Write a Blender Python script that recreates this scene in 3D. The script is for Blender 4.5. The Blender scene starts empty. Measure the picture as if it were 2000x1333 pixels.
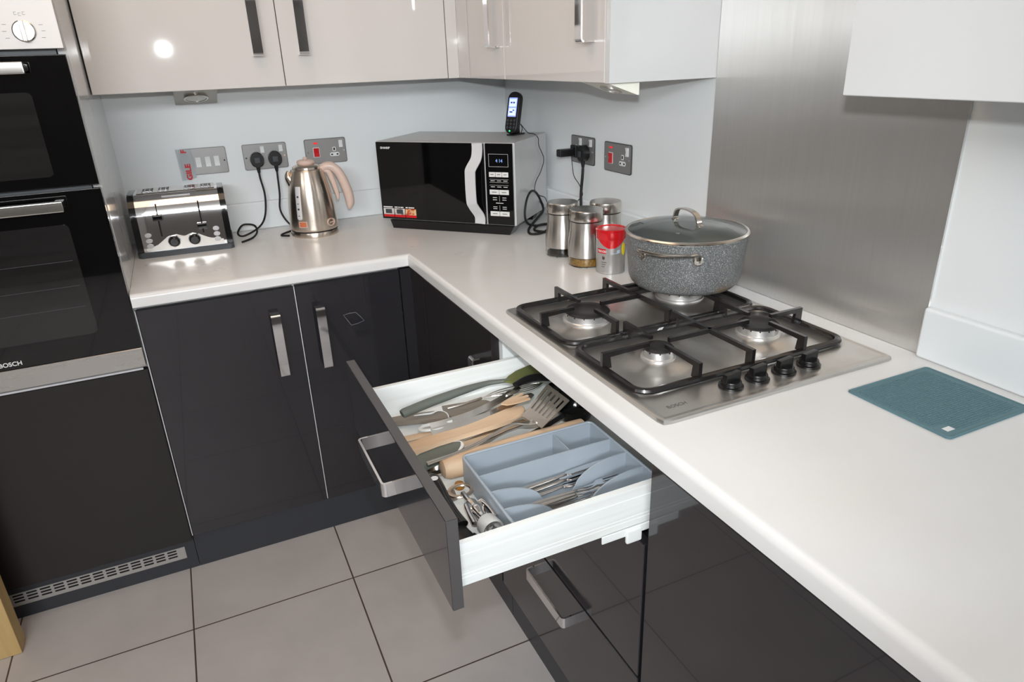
import bpy, bmesh, math, random
from mathutils import Vector, Matrix
random.seed(7)
PI = math.pi
scene = bpy.context.scene
COL = scene.collection

# ------------------------------------------------------------------ camera
cam_data = bpy.data.cameras.new('camera')
cam = bpy.data.objects.new('camera', cam_data)
COL.objects.link(cam)
cf = Vector((0.38201753, 0.84053236, -0.38414575)).normalized()
cr = Vector((0.90425133, -0.42577184, -0.03237092)).normalized()
cu = cr.cross(cf)
CAM = Vector((-1.1935, -2.6094, 1.4585))
cam.matrix_world = Matrix(((cr.x, cu.x, -cf.x, CAM.x), (cr.y, cu.y, -cf.y, CAM.y), (cr.z, cu.z, -cf.z, CAM.z), (0, 0, 0, 1)))
cam_data.sensor_width = 36
cam_data.lens = 1343.97 / 2000 * 36
cam_data.clip_start = 0.02
scene.camera = cam

# ------------------------------------------------------------------ world, light, exposure
scene.view_settings.view_transform = 'Standard'
scene.view_settings.look = 'None'
scene.view_settings.gamma = 1
scene.view_settings.exposure = 0.12
scene.view_settings.use_curve_mapping = False
w = bpy.data.worlds.new('world'); scene.world = w; w.use_nodes = True
w.node_tree.nodes['Background'].inputs[0].default_value = (1, .97, .94, 1)
w.node_tree.nodes['Background'].inputs[1].default_value = 0.3

def area(name, loc, target, size, power, color, sy=None, shape='RECTANGLE'):
    d = bpy.data.lights.new(name, 'AREA'); d.shape = shape; d.size = size
    if sy: d.size_y = sy
    d.energy = power; d.color = color
    o = bpy.data.objects.new(name, d); COL.objects.link(o)
    o.location = loc
    o.rotation_euler = (Vector(target) - Vector(loc)).to_track_quat('-Z', 'Y').to_euler()
    return o
# the photographer's flash, sitting just above the lens
FL = CAM + cu * 0.10
fl = area('camera_flash', FL, FL + cf + cu * 0.15, 0.032, 4.0, (0.95, 0.98, 1.0), 0.028)
fl.data.spread = math.radians(97)
# warm ceiling lamp over the floor, plus unseen fill lights added high behind and to the left
area('ceiling_lamp', (-1.2, -1.15, 2.38), (-1.2, -1.15, 0), 0.8, 5.5, (1.0, 0.72, 0.50), 0.9)
area('high_fill', (-1.7, -4.55, 2.16), (-1.2, 0, 1.2), 2.6, 96, (0.96, 1.0, 1.04), 0.36)  # added fill that evens out the back wall, no window built here
area('high_fill', (-3.37, -2.2, 2.24), (0, -1.4, 1.0), 2.2, 13, (1.0, 0.98, 0.97), 0.26)  # weaker added fill from the left, not an actual window

# ------------------------------------------------------------------ materials
def srgb(r, g, b):
    f = lambda c: c / 12.92 if c <= 0.04045 else ((c + 0.055) / 1.055) ** 2.4
    return (f(r / 255), f(g / 255), f(b / 255), 1)
def mat(name, color, rough=0.5, metal=0.0, coat=0.0, spec=0.5, trans=0.0, ior=1.45, emit=None, estr=0, aniso=0, tangent=None, noise=None, bump=None, mix=None, alpha=None):
    """principled material; noise = (scale, amount) roughness mottling, bump = (scale vector, strength, distance), mix = (color2, scale vector, lo, hi)"""
    m = bpy.data.materials.new(name); m.use_nodes = True
    nt = m.node_tree; p = nt.nodes['Principled BSDF']; L = nt.links
    p.inputs['Base Color'].default_value = color
    p.inputs['Roughness'].default_value = rough
    p.inputs['Metallic'].default_value = metal
    p.inputs['Coat Weight'].default_value = coat
    p.inputs['Coat Roughness'].default_value = 0.02
    p.inputs['Specular IOR Level'].default_value = spec
    p.inputs['Transmission Weight'].default_value = trans
    p.inputs['IOR'].default_value = ior
    if alpha is not None: p.inputs['Alpha'].default_value = alpha
    if emit:
        p.inputs['Emission Color'].default_value = emit; p.inputs['Emission Strength'].default_value = estr
    if aniso:
        p.inputs['Anisotropic'].default_value = aniso
        if tangent:
            c = nt.nodes.new('ShaderNodeCombineXYZ')
            for i in range(3): c.inputs[i].default_value = tangent[i]
            L.new(c.outputs[0], p.inputs['Tangent'])
    tc = None
    def coords(sc):
        nonlocal tc
        if tc is None: tc = nt.nodes.new('ShaderNodeTexCoord')
        mp = nt.nodes.new('ShaderNodeMapping'); mp.inputs['Scale'].default_value = sc if hasattr(sc, '__len__') else (sc, sc, sc)
        L.new(tc.outputs['Object'], mp.inputs['Vector']); return mp.outputs[0]
    if mix:
        n = nt.nodes.new('ShaderNodeTexNoise'); n.inputs['Scale'].default_value = 1; n.inputs['Detail'].default_value = 4
        L.new(coords(mix[1]), n.inputs['Vector'])
        r = nt.nodes.new('ShaderNodeValToRGB'); r.color_ramp.elements[0].position = mix[2]; r.color_ramp.elements[1].position = mix[3]
        r.color_ramp.elements[0].color = color; r.color_ramp.elements[1].color = mix[0]
        L.new(n.outputs['Fac'], r.inputs['Fac']); L.new(r.outputs[0], p.inputs['Base Color'])
    if noise:
        n = nt.nodes.new('ShaderNodeTexNoise'); n.inputs['Scale'].default_value = 1; n.inputs['Detail'].default_value = 3
        L.new(coords(noise[0]), n.inputs['Vector'])
        r = nt.nodes.new('ShaderNodeMapRange'); r.inputs['To Min'].default_value = max(0.02, rough - noise[1]); r.inputs['To Max'].default_value = rough + noise[1]
        L.new(n.outputs['Fac'], r.inputs['Value']); L.new(r.outputs[0], p.inputs['Roughness'])
    if bump:
        n = nt.nodes.new('ShaderNodeTexNoise'); n.inputs['Scale'].default_value = 1; n.inputs['Detail'].default_value = 2
        L.new(coords(bump[0]), n.inputs['Vector'])
        b = nt.nodes.new('ShaderNodeBump'); b.inputs['Strength'].default_value = bump[1]; b.inputs['Distance'].default_value = bump[2]
        L.new(n.outputs['Fac'], b.inputs['Height']); L.new(b.outputs[0], p.inputs['Normal'])
    return m

M = {}
M['wall'] = mat('wall_paint', srgb(226, 230, 231), 0.35, bump=(6, 0.05, 0.01))
M['room'] = mat('room_paint', srgb(98, 93, 89), 0.8)
M['ceiling'] = mat('ceiling_paint', srgb(232, 228, 222), 0.9)
M['worktop'] = mat('white_laminate', srgb(223, 223, 222), 0.3, coat=0.15, noise=(9, 0.06), mix=(srgb(218, 217, 215), 5, 0.35, 0.7))
M['upstand'] = mat('white_upstand', srgb(226, 231, 233), 0.3)
M['gloss_white'] = mat('gloss_cream_door', srgb(208, 204, 201), 0.04, coat=0.7, bump=(14, 0.012, 0.004))
M['gloss_panel'] = mat('gloss_white_panel', srgb(203, 204, 204), 0.16, coat=0.4)
M['grey_door'] = mat('gloss_charcoal_door', srgb(35, 34, 38), 0.12, coat=0.5, spec=0.5, bump=(10, 0.008, 0.004))
M['grey_edge'] = mat('charcoal_edge', srgb(78, 76, 76), 0.4)
M['grey_matt'] = mat('satin_charcoal', srgb(36, 32, 33), 0.3)
M['plinth'] = mat('charcoal_plinth', srgb(54, 56, 61), 0.4)
M['white_plastic'] = mat('white_plastic', srgb(232, 235, 234), 0.35)
M['drawer_white'] = mat('white_drawer_side', srgb(232, 236, 235), 0.35, mix=(srgb(222, 225, 222), (3, 60, 60), 0.4, 0.7))
M['drawer_base'] = mat('white_drawer_base', srgb(228, 231, 229), 0.45)
M['strip'] = mat('pale_edge_strip', srgb(200, 200, 202), 0.35)
M['chrome'] = mat('chrome', (0.82, 0.82, 0.83, 1), 0.06, 1.0)
M['nickel'] = mat('satin_nickel', (0.62, 0.59, 0.55, 1), 0.22, 1.0, aniso=0.4)
M['grille'] = mat('grey_metal_grille', srgb(172, 168, 164), 0.4, 0.2)
M['steel'] = mat('brushed_steel', (0.60, 0.585, 0.56, 1), 0.28, 1.0, noise=((4, 90, 90), 0.06), bump=((3, 400, 400), 0.06, 0.0006))
M['steelv'] = mat('brushed_steel_upright', (0.62, 0.60, 0.57, 1), 0.30, 1.0, aniso=0.75, tangent=(0, 0, 1), noise=((60, 60, 3), 0.04))
M['splash'] = mat('brushed_splashback_steel', (0.78, 0.765, 0.74, 1), 0.37, 0.84, aniso=0.99, tangent=(0, 1, 0), noise=((1, 70, 2), 0.05), mix=((0.75, 0.74, 0.72, 1), (1, 120, 1.2), 0.3, 0.7), bump=((1, 5, 3), 0.06, 0.02))
M['hobsteel'] = mat('hob_steel', (0.60, 0.58, 0.55, 1), 0.32, 0.92, noise=((5, 60, 5), 0.05), mix=((0.50, 0.47, 0.43, 1), 9, 0.5, 0.8))
M['enamel'] = mat('black_enamel', srgb(24, 22, 22), 0.28, coat=0.3, mix=(srgb(50, 36, 30), 24, 0.6, 0.85))
M['blackgloss'] = mat('black_glass', srgb(7, 7, 8), 0.05, coat=0.5, spec=0.35)
M['ovenwin'] = mat('dark_oven_window', srgb(34, 33, 33), 0.09, coat=0.4, mix=(srgb(28, 27, 27), (2, 2, 40), 0.4, 0.6))
M['black'] = mat('black_plastic', srgb(20, 20, 21), 0.35)
M['blackshiny'] = mat('shiny_black_plastic', srgb(14, 14, 15), 0.12, coat=0.4)
M['knobblack'] = mat('satin_black_knob', srgb(17, 17, 18), 0.28)
M['scuff'] = mat('grey_scuff', srgb(112, 112, 118), 0.5)
M['panelsteel'] = mat('satin_panel_steel', (0.50, 0.47, 0.45, 1), 0.5, 0.55)
M['capblack'] = mat('matt_black_cap', srgb(26, 25, 25), 0.5)
M['alu'] = mat('satin_aluminium', (0.80, 0.79, 0.77, 1), 0.3, 0.85)
M['rubber'] = mat('black_rubber', srgb(22, 22, 23), 0.6)
M['darkgrey'] = mat('dark_grey_plastic', srgb(62, 66, 70), 0.4)
M['void'] = mat('dark_cavity', srgb(14, 13, 13), 0.8)
M['glass'] = mat('clear_glass', (0.93, 0.96, 0.95, 1), 0.02, trans=1.0, ior=1.45)
M['lidglass'] = mat('lid_glass', (0.78, 0.84, 0.83, 1), 0.03, trans=1.0, ior=1.3)
M['red'] = mat('red_plastic', srgb(196, 20, 30), 0.25, coat=0.3)
M['rednote'] = mat('red_ink', srgb(190, 20, 30), 0.5)
M['neon'] = mat('red_neon', srgb(220, 40, 40), 0.3, emit=srgb(230, 30, 30), estr=0.6)
M['yellow'] = mat('yellow_label', srgb(238, 216, 30), 0.4)
M['whiteink'] = mat('white_print', srgb(225, 226, 226), 0.45)
M['greyink'] = mat('grey_print', srgb(96, 94, 92), 0.5)
M['blueink'] = mat('pale_blue_print', srgb(168, 190, 205), 0.45)
M['brownink'] = mat('brown_print', srgb(80, 55, 50), 0.5)
M['teal'] = mat('teal_silicone', srgb(92, 124, 132), 0.6)
M['tray'] = mat('blue_grey_tray', srgb(156, 166, 175), 0.32, mix=(srgb(148, 158, 167), 7, 0.4, 0.7))
M['wood'] = mat('beech_wood', srgb(208, 182, 154), 0.55, mix=(srgb(192, 158, 124), (5, 40, 40), 0.4, 0.7))
M['oak'] = mat('pale_oak', srgb(206, 178, 124), 0.5, mix=(srgb(188, 156, 100), (30, 30, 2.5), 0.35, 0.7))
M['rose'] = mat('rose_beige_plastic', srgb(205, 182, 170), 0.3)
M['rosegold'] = mat('champagne_steel', (0.66, 0.58, 0.50, 1), 0.24, 1.0, aniso=0.6, tangent=(0, 0, 1))
M['badge'] = mat('copper_badge', srgb(214, 120, 84), 0.35, 0.3)
M['olive'] = mat('olive_silicone', srgb(104, 110, 60), 0.5)
M['greygreen'] = mat('grey_green_silicone', srgb(98, 104, 98), 0.5)
M['taupe'] = mat('taupe_plastic', srgb(128, 118, 106), 0.45)
M['amber'] = mat('amber_plastic', srgb(150, 100, 40), 0.25, coat=0.5)
M['clear'] = mat('frosted_plastic', srgb(210, 212, 210), 0.2, alpha=0.75)
M['switch'] = mat('pale_switch', srgb(222, 224, 224), 0.3)
M['plate'] = mat('brushed_nickel_plate', (0.30, 0.295, 0.29, 1), 0.38, 0.55)
M['plateedge'] = mat('dark_plate_rim', (0.16, 0.155, 0.15, 1), 0.4, 1.0)
M['tape'] = mat('shiny_clear_tape', srgb(205, 212, 216), 0.12, alpha=0.45, bump=(60, 0.3, 0.004))
M['mustard'] = mat('grain_mix', srgb(196, 150, 62), 0.8, mix=(srgb(150, 100, 30), 180, 0.4, 0.6))
M['darkspice'] = mat('dark_grain', srgb(74, 60, 48), 0.8, mix=(srgb(40, 32, 26), 180, 0.4, 0.6))
M['tin'] = mat('silver_tin_print', srgb(176, 174, 172), 0.3, 0.55)
M['lcd'] = mat('lit_lcd', srgb(120, 140, 230), 0.3, emit=srgb(150, 165, 255), estr=0.75)
M['lcdw'] = mat('lit_lcd_pale', srgb(190, 205, 250), 0.3, emit=srgb(200, 215, 255), estr=0.8)
M['lcdink'] = mat('lcd_digits', srgb(70, 90, 190), 0.4)
M['green'] = mat('green_led', srgb(30, 220, 110), 0.3, emit=srgb(40, 240, 120), estr=2.2)
M['clock'] = mat('clock_digits', srgb(130, 170, 230), 0.4, emit=srgb(140, 180, 245), estr=0.35)
M['sticker'] = mat('photo_sticker', srgb(205, 200, 195), 0.4, mix=(srgb(120, 90, 80), 70, 0.5, 0.7))
M['foodpic'] = mat('food_sticker', srgb(226, 190, 140), 0.4, mix=(srgb(190, 70, 40), 80, 0.45, 0.6))
M['panelgrey'] = mat('pale_control_panel', srgb(214, 214, 212), 0.4)
M['mwside'] = mat('silver_microwave_casing', srgb(200, 200, 200), 0.35, 0.3)
M['lampmetal'] = mat('lamp_metal', srgb(150, 143, 132), 0.3, 0.6)
M['lampwhite'] = mat('cream_lamp_body', srgb(232, 232, 220), 0.35)
M['lens'] = mat('lamp_lens', srgb(205, 205, 198), 0.2)

# brushed black pot with white flecks
def speckle():
    m = bpy.data.materials.new('speckled_grey_stone_coating'); m.use_nodes = True
    nt = m.node_tree; L = nt.links; p = nt.nodes['Principled BSDF']; p.inputs['Roughness'].default_value = 0.38
    tc = nt.nodes.new('ShaderNodeTexCoord')
    v = nt.nodes.new('ShaderNodeTexVoronoi'); v.inputs['Scale'].default_value = 260; L.new(tc.outputs['Object'], v.inputs['Vector'])
    v2 = nt.nodes.new('ShaderNodeTexNoise'); v2.inputs['Scale'].default_value = 560; v2.inputs['Detail'].default_value = 3; L.new(tc.outputs['Object'], v2.inputs['Vector'])
    r = nt.nodes.new('ShaderNodeValToRGB'); r.color_ramp.elements[0].position = 0.53; r.color_ramp.elements[1].position = 0.62
    r.color_ramp.elements[0].color = srgb(88, 90, 90); r.color_ramp.elements[1].color = srgb(158, 162, 162)
    L.new(v2.outputs['Fac'], r.inputs['Fac'])
    r2 = nt.nodes.new('ShaderNodeValToRGB'); r2.color_ramp.elements[0].position = 0.12; r2.color_ramp.elements[1].position = 0.3
    r2.color_ramp.elements[0].color = (0.35, 0.35, 0.36, 1); r2.color_ramp.elements[1].color = (1, 1, 1, 1)
    L.new(v.outputs['Distance'], r2.inputs['Fac'])
    mx = nt.nodes.new('ShaderNodeMixRGB'); mx.blend_type = 'MULTIPLY'; mx.inputs['Fac'].default_value = 0.6
    L.new(r.outputs[0], mx.inputs['Color1']); L.new(r2.outputs[0], mx.inputs['Color2'])
    # brown cooking stains round the foot of the pan
    sx = nt.nodes.new('ShaderNodeSeparateXYZ'); L.new(tc.outputs['Object'], sx.inputs[0])
    n3 = nt.nodes.new('ShaderNodeTexNoise'); n3.inputs['Scale'].default_value = 14; L.new(tc.outputs['Object'], n3.inputs['Vector'])
    mr = nt.nodes.new('ShaderNodeMapRange'); mr.inputs['From Min'].default_value = 0.03; mr.inputs['From Max'].default_value = 0.0
    L.new(sx.outputs[2], mr.inputs['Value'])
    mm = nt.nodes.new('ShaderNodeMath'); mm.operation = 'MULTIPLY'; L.new(mr.outputs[0], mm.inputs[0])
    r3 = nt.nodes.new('ShaderNodeValToRGB'); r3.color_ramp.elements[0].position = 0.45; r3.color_ramp.elements[1].position = 0.62; L.new(n3.outputs['Fac'], r3.inputs['Fac'])
    L.new(r3.outputs[0], mm.inputs[1])
    mx2 = nt.nodes.new('ShaderNodeMixRGB'); L.new(mm.outputs[0], mx2.inputs['Fac']); L.new(mx.outputs[0], mx2.inputs['Color1']); mx2.inputs['Color2'].default_value = srgb(120, 92, 58)
    L.new(mx2.outputs[0], p.inputs['Base Color'])
    return m
M['speckle'] = speckle()
M['lining'] = mat('pale_grey_nonstick', srgb(176, 180, 180), 0.35)

def tiles():
    m = bpy.data.materials.new('grey_beige_floor_tiles'); m.use_nodes = True
    nt = m.node_tree; L = nt.links; p = nt.nodes['Principled BSDF']
    tc = nt.nodes.new('ShaderNodeTexCoord'); mp = nt.nodes.new('ShaderNodeMapping'); mp.inputs['Location'].default_value = (1.417 + 4.5, 0.88 + 9.2, 0)
    L.new(tc.outputs['Object'], mp.inputs['Vector'])
    b = nt.nodes.new('ShaderNodeTexBrick'); b.offset = 0; b.squash = 1
    b.inputs['Scale'].default_value = 1; b.inputs['Brick Width'].default_value = 0.45; b.inputs['Row Height'].default_value = 0.46
    b.inputs['Mortar Size'].default_value = 0.0022; b.inputs['Mortar Smooth'].default_value = 0.1
    b.inputs['Color1'].default_value = srgb(196, 190, 187); b.inputs['Color2'].default_value = srgb(190, 184, 181); b.inputs['Mortar'].default_value = srgb(82, 68, 62)
    L.new(mp.outputs[0], b.inputs['Vector'])
    n = nt.nodes.new('ShaderNodeTexNoise'); n.inputs['Scale'].default_value = 7; n.inputs['Detail'].default_value = 6; L.new(mp.outputs[0], n.inputs['Vector'])
    r = nt.nodes.new('ShaderNodeValToRGB'); r.color_ramp.elements[0].color = (0.86, 0.86, 0.86, 1); r.color_ramp.elements[0].position = 0.3; r.color_ramp.elements[1].position = 0.7
    L.new(n.outputs['Fac'], r.inputs['Fac'])
    mx = nt.nodes.new('ShaderNodeMixRGB'); mx.blend_type = 'MULTIPLY'; mx.inputs['Fac'].default_value = 0.8
    L.new(b.outputs['Color'], mx.inputs['Color1']); L.new(r.outputs[0], mx.inputs['Color2']); L.new(mx.outputs[0], p.inputs['Base Color'])
    p.inputs['Roughness'].default_value = 0.42
    bp = nt.nodes.new('ShaderNodeBump'); bp.inputs['Strength'].default_value = 0.6; bp.inputs['Distance'].default_value = 0.002; bp.invert = True
    L.new(b.outputs['Fac'], bp.inputs['Height']); L.new(bp.outputs[0], p.inputs['Normal'])
    return m
M['tiles'] = tiles()

# ------------------------------------------------------------------ mesh helpers
class MB:
    def __init__(s): s.bm = bmesh.new(); s.bev = False
    def _xf(s, vs, m):
        if m is not None: bmesh.ops.transform(s.bm, matrix=m, verts=vs)
    def box(s, x0, x1, y0, y1, z0, z1, bev=0.0, seg=2, m=None):
        r = bmesh.ops.create_cube(s.bm, size=1); vs = r['verts']
        bmesh.ops.transform(s.bm, matrix=Matrix.Translation(((x0 + x1) / 2, (y0 + y1) / 2, (z0 + z1) / 2)) @ Matrix.Diagonal((abs(x1 - x0), abs(y1 - y0), abs(z1 - z0), 1)), verts=vs)
        s._xf(vs, m)
        if bev > 0:
            s.bev = True
            es = list({e for v in vs for e in v.link_edges})
            bmesh.ops.bevel(s.bm, geom=es, offset=bev, segments=seg, affect='EDGES', profile=0.5)
        return s
    def lathe(s, prof, c=(0, 0, 0), n=40, m=None, cap=True, a0=0, a1=2 * PI):
        full = abs(a1 - a0 - 2 * PI) < 1e-6
        rings = []; allv = []
        k = n if full else n + 1
        for (r, z) in prof:
            if r < 1e-6:
                v = s.bm.verts.new((c[0], c[1], c[2] + z)); rings.append([v]); allv.append(v)
            else:
                ring = [s.bm.verts.new((c[0] + r * math.cos(a0 + (a1 - a0) * i / n), c[1] + r * math.sin(a0 + (a1 - a0) * i / n), c[2] + z)) for i in range(k)]
                rings.append(ring); allv += ring
        for A, B in zip(rings[:-1], rings[1:]):
            rng = range(n)
            for i in rng:
                j = (i + 1) % k
                if len(A) == 1 and len(B) == 1: continue
                try:
                    if len(A) == 1: s.bm.faces.new((A[0], B[j], B[i]))
                    elif len(B) == 1: s.bm.faces.new((A[i], A[j], B[0]))
                    else: s.bm.faces.new((A[i], A[j], B[j], B[i]))
                except ValueError: pass
        if cap and full:
            if len(rings[0]) > 1: s.bm.faces.new(rings[0][::-1])
            if len(rings[-1]) > 1: s.bm.faces.new(rings[-1])
        s._xf(allv, m); return s
    def prism(s, pts, h0, h1, axis='z', m=None, bev=0, seg=2):
        """polygon pts (2d) extruded along axis; axis x: pts are (y,z); y: (x,z); z: (x,y)"""
        def P(p, h): return {'z': (p[0], p[1], h), 'x': (h, p[0], p[1]), 'y': (p[0], h, p[1])}[axis]
        A = [s.bm.verts.new(P(p, h0)) for p in pts]; B = [s.bm.verts.new(P(p, h1)) for p in pts]
        n = len(pts)
        f = [s.bm.faces.new(A[::-1]), s.bm.faces.new(B)]
        for i in range(n): f.append(s.bm.faces.new((A[i], A[(i + 1) % n], B[(i + 1) % n], B[i])))
        s._xf(A + B, m)
        if bev:
            s.bev = True
            es = list(f[0].edges) + list(f[1].edges)
            bmesh.ops.bevel(s.bm, geom=es, offset=bev, segments=seg, affect='EDGES', profile=0.5)
        return s
    def tube(s, pts, r, n=10, closed=False, flat=1.0, m=None, smooth=0, up=None):
        """sweep along pts; r number or list; flat squashes the section along its second axis"""
        pts = [Vector(p) for p in pts]
        if smooth: 
            rr = r if hasattr(r, '__len__') else None
            pts, rr2 = catmull(pts, smooth, closed, rr); r = rr2 if rr is not None else r
        N = len(pts); rs = r if hasattr(r, '__len__') else [r] * N
        tans = []
        for i in range(N):
            a = pts[(i - 1) % N] if (closed or i > 0) else pts[i]; b = pts[(i + 1) % N] if (closed or i < N - 1) else pts[i]
            tans.append((b - a).normalized())
        ref = Vector(up) if up else (Vector((0, 0, 1)) if abs(tans[0].z) < 0.9 else Vector((0, 1, 0)))
        u = (ref - tans[0] * ref.dot(tans[0])).normalized(); rings = []; allv = []
        for i in range(N):
            t = tans[i]
            if up: u = (Vector(up) - t * Vector(up).dot(t)).normalized()
            else: u = (u - t * u.dot(t)).normalized()
            v = t.cross(u)
            ring = [s.bm.verts.new(pts[i] + (v * math.cos(2 * PI * k / n) + u * flat * math.sin(2 * PI * k / n)) * rs[i]) for k in range(n)]
            rings.append(ring); allv += ring
        for i in range(N if closed else N - 1):
            A, B = rings[i], rings[(i + 1) % N]
            for k in range(n): s.bm.faces.new((A[k], A[(k + 1) % n], B[(k + 1) % n], B[k]))
        if not closed: s.bm.faces.new(rings[0][::-1]); s.bm.faces.new(rings[-1])
        s._xf(allv, m); return s
    def band(s, pts, w, t, m=None, up=(0, 0, 1)):
        """rectangular section swept along a path: w across 'side', t along up"""
        pts = [Vector(p) for p in pts]; N = len(pts); rings = []; allv = []
        for i in range(N):
            a = pts[max(i - 1, 0)]; b = pts[min(i + 1, N - 1)]; tn = (b - a).normalized()
            sd = Vector(up) - tn * Vector(up).dot(tn); sd.normalize(); nn = tn.cross(sd)
            # keep mitre thickness
            k = 1.0
            if 0 < i < N - 1:
                c = (pts[i] - a).normalized().dot((b - pts[i]).normalized()); k = 1 / max(0.5, math.sqrt((1 + c) / 2))
            ring = [s.bm.verts.new(pts[i] + sd * (w / 2 * e) + nn * (t / 2 * f * k)) for e, f in ((-1, -1), (1, -1), (1, 1), (-1, 1))]
            rings.append(ring); allv += ring
        for A, B in zip(rings[:-1], rings[1:]):
            for k in range(4): s.bm.faces.new((A[k], A[(k + 1) % 4], B[(k + 1) % 4], B[k]))
        s.bm.faces.new(rings[0][::-1]); s.bm.faces.new(rings[-1])
        s._xf(allv, m); return s
    def build(s, name, material, parent=None, world=True):
        bm = s.bm
        if parent is not None and world:
            loc = WLOC.get(parent.name)
            if loc is not None: bmesh.ops.transform(bm, matrix=loc.inverted(), verts=bm.verts)
        bmesh.ops.recalc_face_normals(bm, faces=bm.faces)
        me = bpy.data.meshes.new(name); bm.to_mesh(me); bm.free()
        for p in me.polygons: p.use_smooth = True
        me.set_sharp_from_angle(angle=math.radians(32))
        me.materials.append(material)
        o = bpy.data.objects.new(name, me); COL.objects.link(o)
        if s.bev:
            wn_ = o.modifiers.new('weighted_normals', 'WEIGHTED_NORMAL'); wn_.keep_sharp = True; wn_.weight = 100
        if parent is not None:
            o.parent = parent
            WLOC[o.name] = WLOC.get(parent.name, Matrix())
        else:
            # put the origin on the base of the mesh
            if me.vertices:
                xs = [v.co for v in me.vertices]
                c = Vector(((min(v.x for v in xs) + max(v.x for v in xs)) / 2, (min(v.y for v in xs) + max(v.y for v in xs)) / 2, min(v.z for v in xs)))
                if world != 'keep':
                    me.transform(Matrix.Translation(-c)); o.location = c
                    WLOC[o.name] = Matrix.Translation(c)
        return o
WLOC = {}
def catmull(pts, k, closed=False, rs=None):
    out = []; ro = []; N = len(pts)
    seg = N if closed else N - 1
    for i in range(seg):
        p = [pts[(i + j) % N] if closed else pts[min(max(i + j, 0), N - 1)] for j in (-1, 0, 1, 2)]
        for q in range(k):
            t = q / k
            out.append(0.5 * ((2 * p[1]) + (p[2] - p[0]) * t + (2 * p[0] - 5 * p[1] + 4 * p[2] - p[3]) * t * t + (3 * p[1] - p[0] - 3 * p[2] + p[3]) * t ** 3))
            if rs is not None: ro.append(rs[i] * (1 - t) + rs[(i + 1) % N] * t)
    if not closed:
        out.append(pts[-1])
        if rs is not None: ro.append(rs[-1])
    return out, ro
def rrect(x0, x1, y0, y1, r, n=5):
    out = []
    for cx, cy, a in ((x1 - r, y1 - r, 0), (x0 + r, y1 - r, 90), (x0 + r, y0 + r, 180), (x1 - r, y0 + r, 270)):
        for i in range(n + 1):
            t = math.radians(a + 90 * i / n); out.append((cx + r * math.cos(t), cy + r * math.sin(t)))
    return out
def tag(o, label=None, cat=None, group=None, kind=None):
    if label: o['label'] = label
    if cat: o['category'] = cat
    if group: o['group'] = group
    if kind: o['kind'] = kind
    return o
def thing(name, label, cat, loc=(0, 0, 0), rz=0, group=None, rot=None):
    o = bpy.data.objects.new(name, None); COL.objects.link(o); o.location = loc
    o.empty_display_size = 0.05
    o.rotation_euler = rot if rot else (0, 0, rz)
    WLOC[o.name] = Matrix.Translation(loc) @ Matrix.Rotation(rz, 4, 'Z')
    return tag(o, label, cat, group)
def text(s, size, material, parent, origin, xdir, ydir, name='lettering', depth=0.0004, align='LEFT', bold=0.0, world=True, sx=1.0):
    c = bpy.data.curves.new('t', 'FONT'); c.body = s; c.size = size; c.extrude = depth; c.align_x = align; c.offset = bold
    t = bpy.data.objects.new('t', c); COL.objects.link(t)
    dg = bpy.context.evaluated_depsgraph_get(); dg.update()
    me = bpy.data.meshes.new_from_object(t.evaluated_get(dg)); bpy.data.objects.remove(t)
    X = Vector(xdir).normalized(); Y = Vector(ydir).normalized(); Z = X.cross(Y)
    mw = Matrix(((X.x * sx, Y.x, Z.x, origin[0]), (X.y * sx, Y.y, Z.y, origin[1]), (X.z * sx, Y.z, Z.z, origin[2]), (0, 0, 0, 1)))
    if world: mw = WLOC.get(parent.name, Matrix()).inverted() @ mw
    me.transform(mw); me.materials.clear(); me.materials.append(material); me.name = name
    o = bpy.data.objects.new(name, me); COL.objects.link(o); o.parent = parent
    WLOC[o.name] = WLOC.get(parent.name, Matrix())
    return o

# ------------------------------------------------------------------ the room shell
def struct(name, mb, m): return tag(mb.build(name, m), kind='structure')
RX0, RY0, H = -3.4, -4.6, 2.4
o = MB().box(RX0, 0.0, RY0, 0.0, -0.05, 0.0).build('floor', M['tiles'], world='keep'); tag(o, kind='structure')
struct('ceiling', MB().box(RX0, 0.1, RY0, 0.1, H, H + 0.05), M['ceiling'])
struct('wall_back', MB().box(RX0, 0.1, 0.0, 0.1, 0, H), M['wall'])
struct('wall_right', MB().box(0.0, 0.1, RY0, -0.0005, 0, H), M['wall'])
struct('wall_left', MB().box(RX0 - 0.1, RX0, RY0, 0.1, 0, H), M['room'])
struct('wall_front', MB().box(RX0 - 0.1, 0.1, RY0 - 0.1, RY0, 0, H), M['room'])

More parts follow.
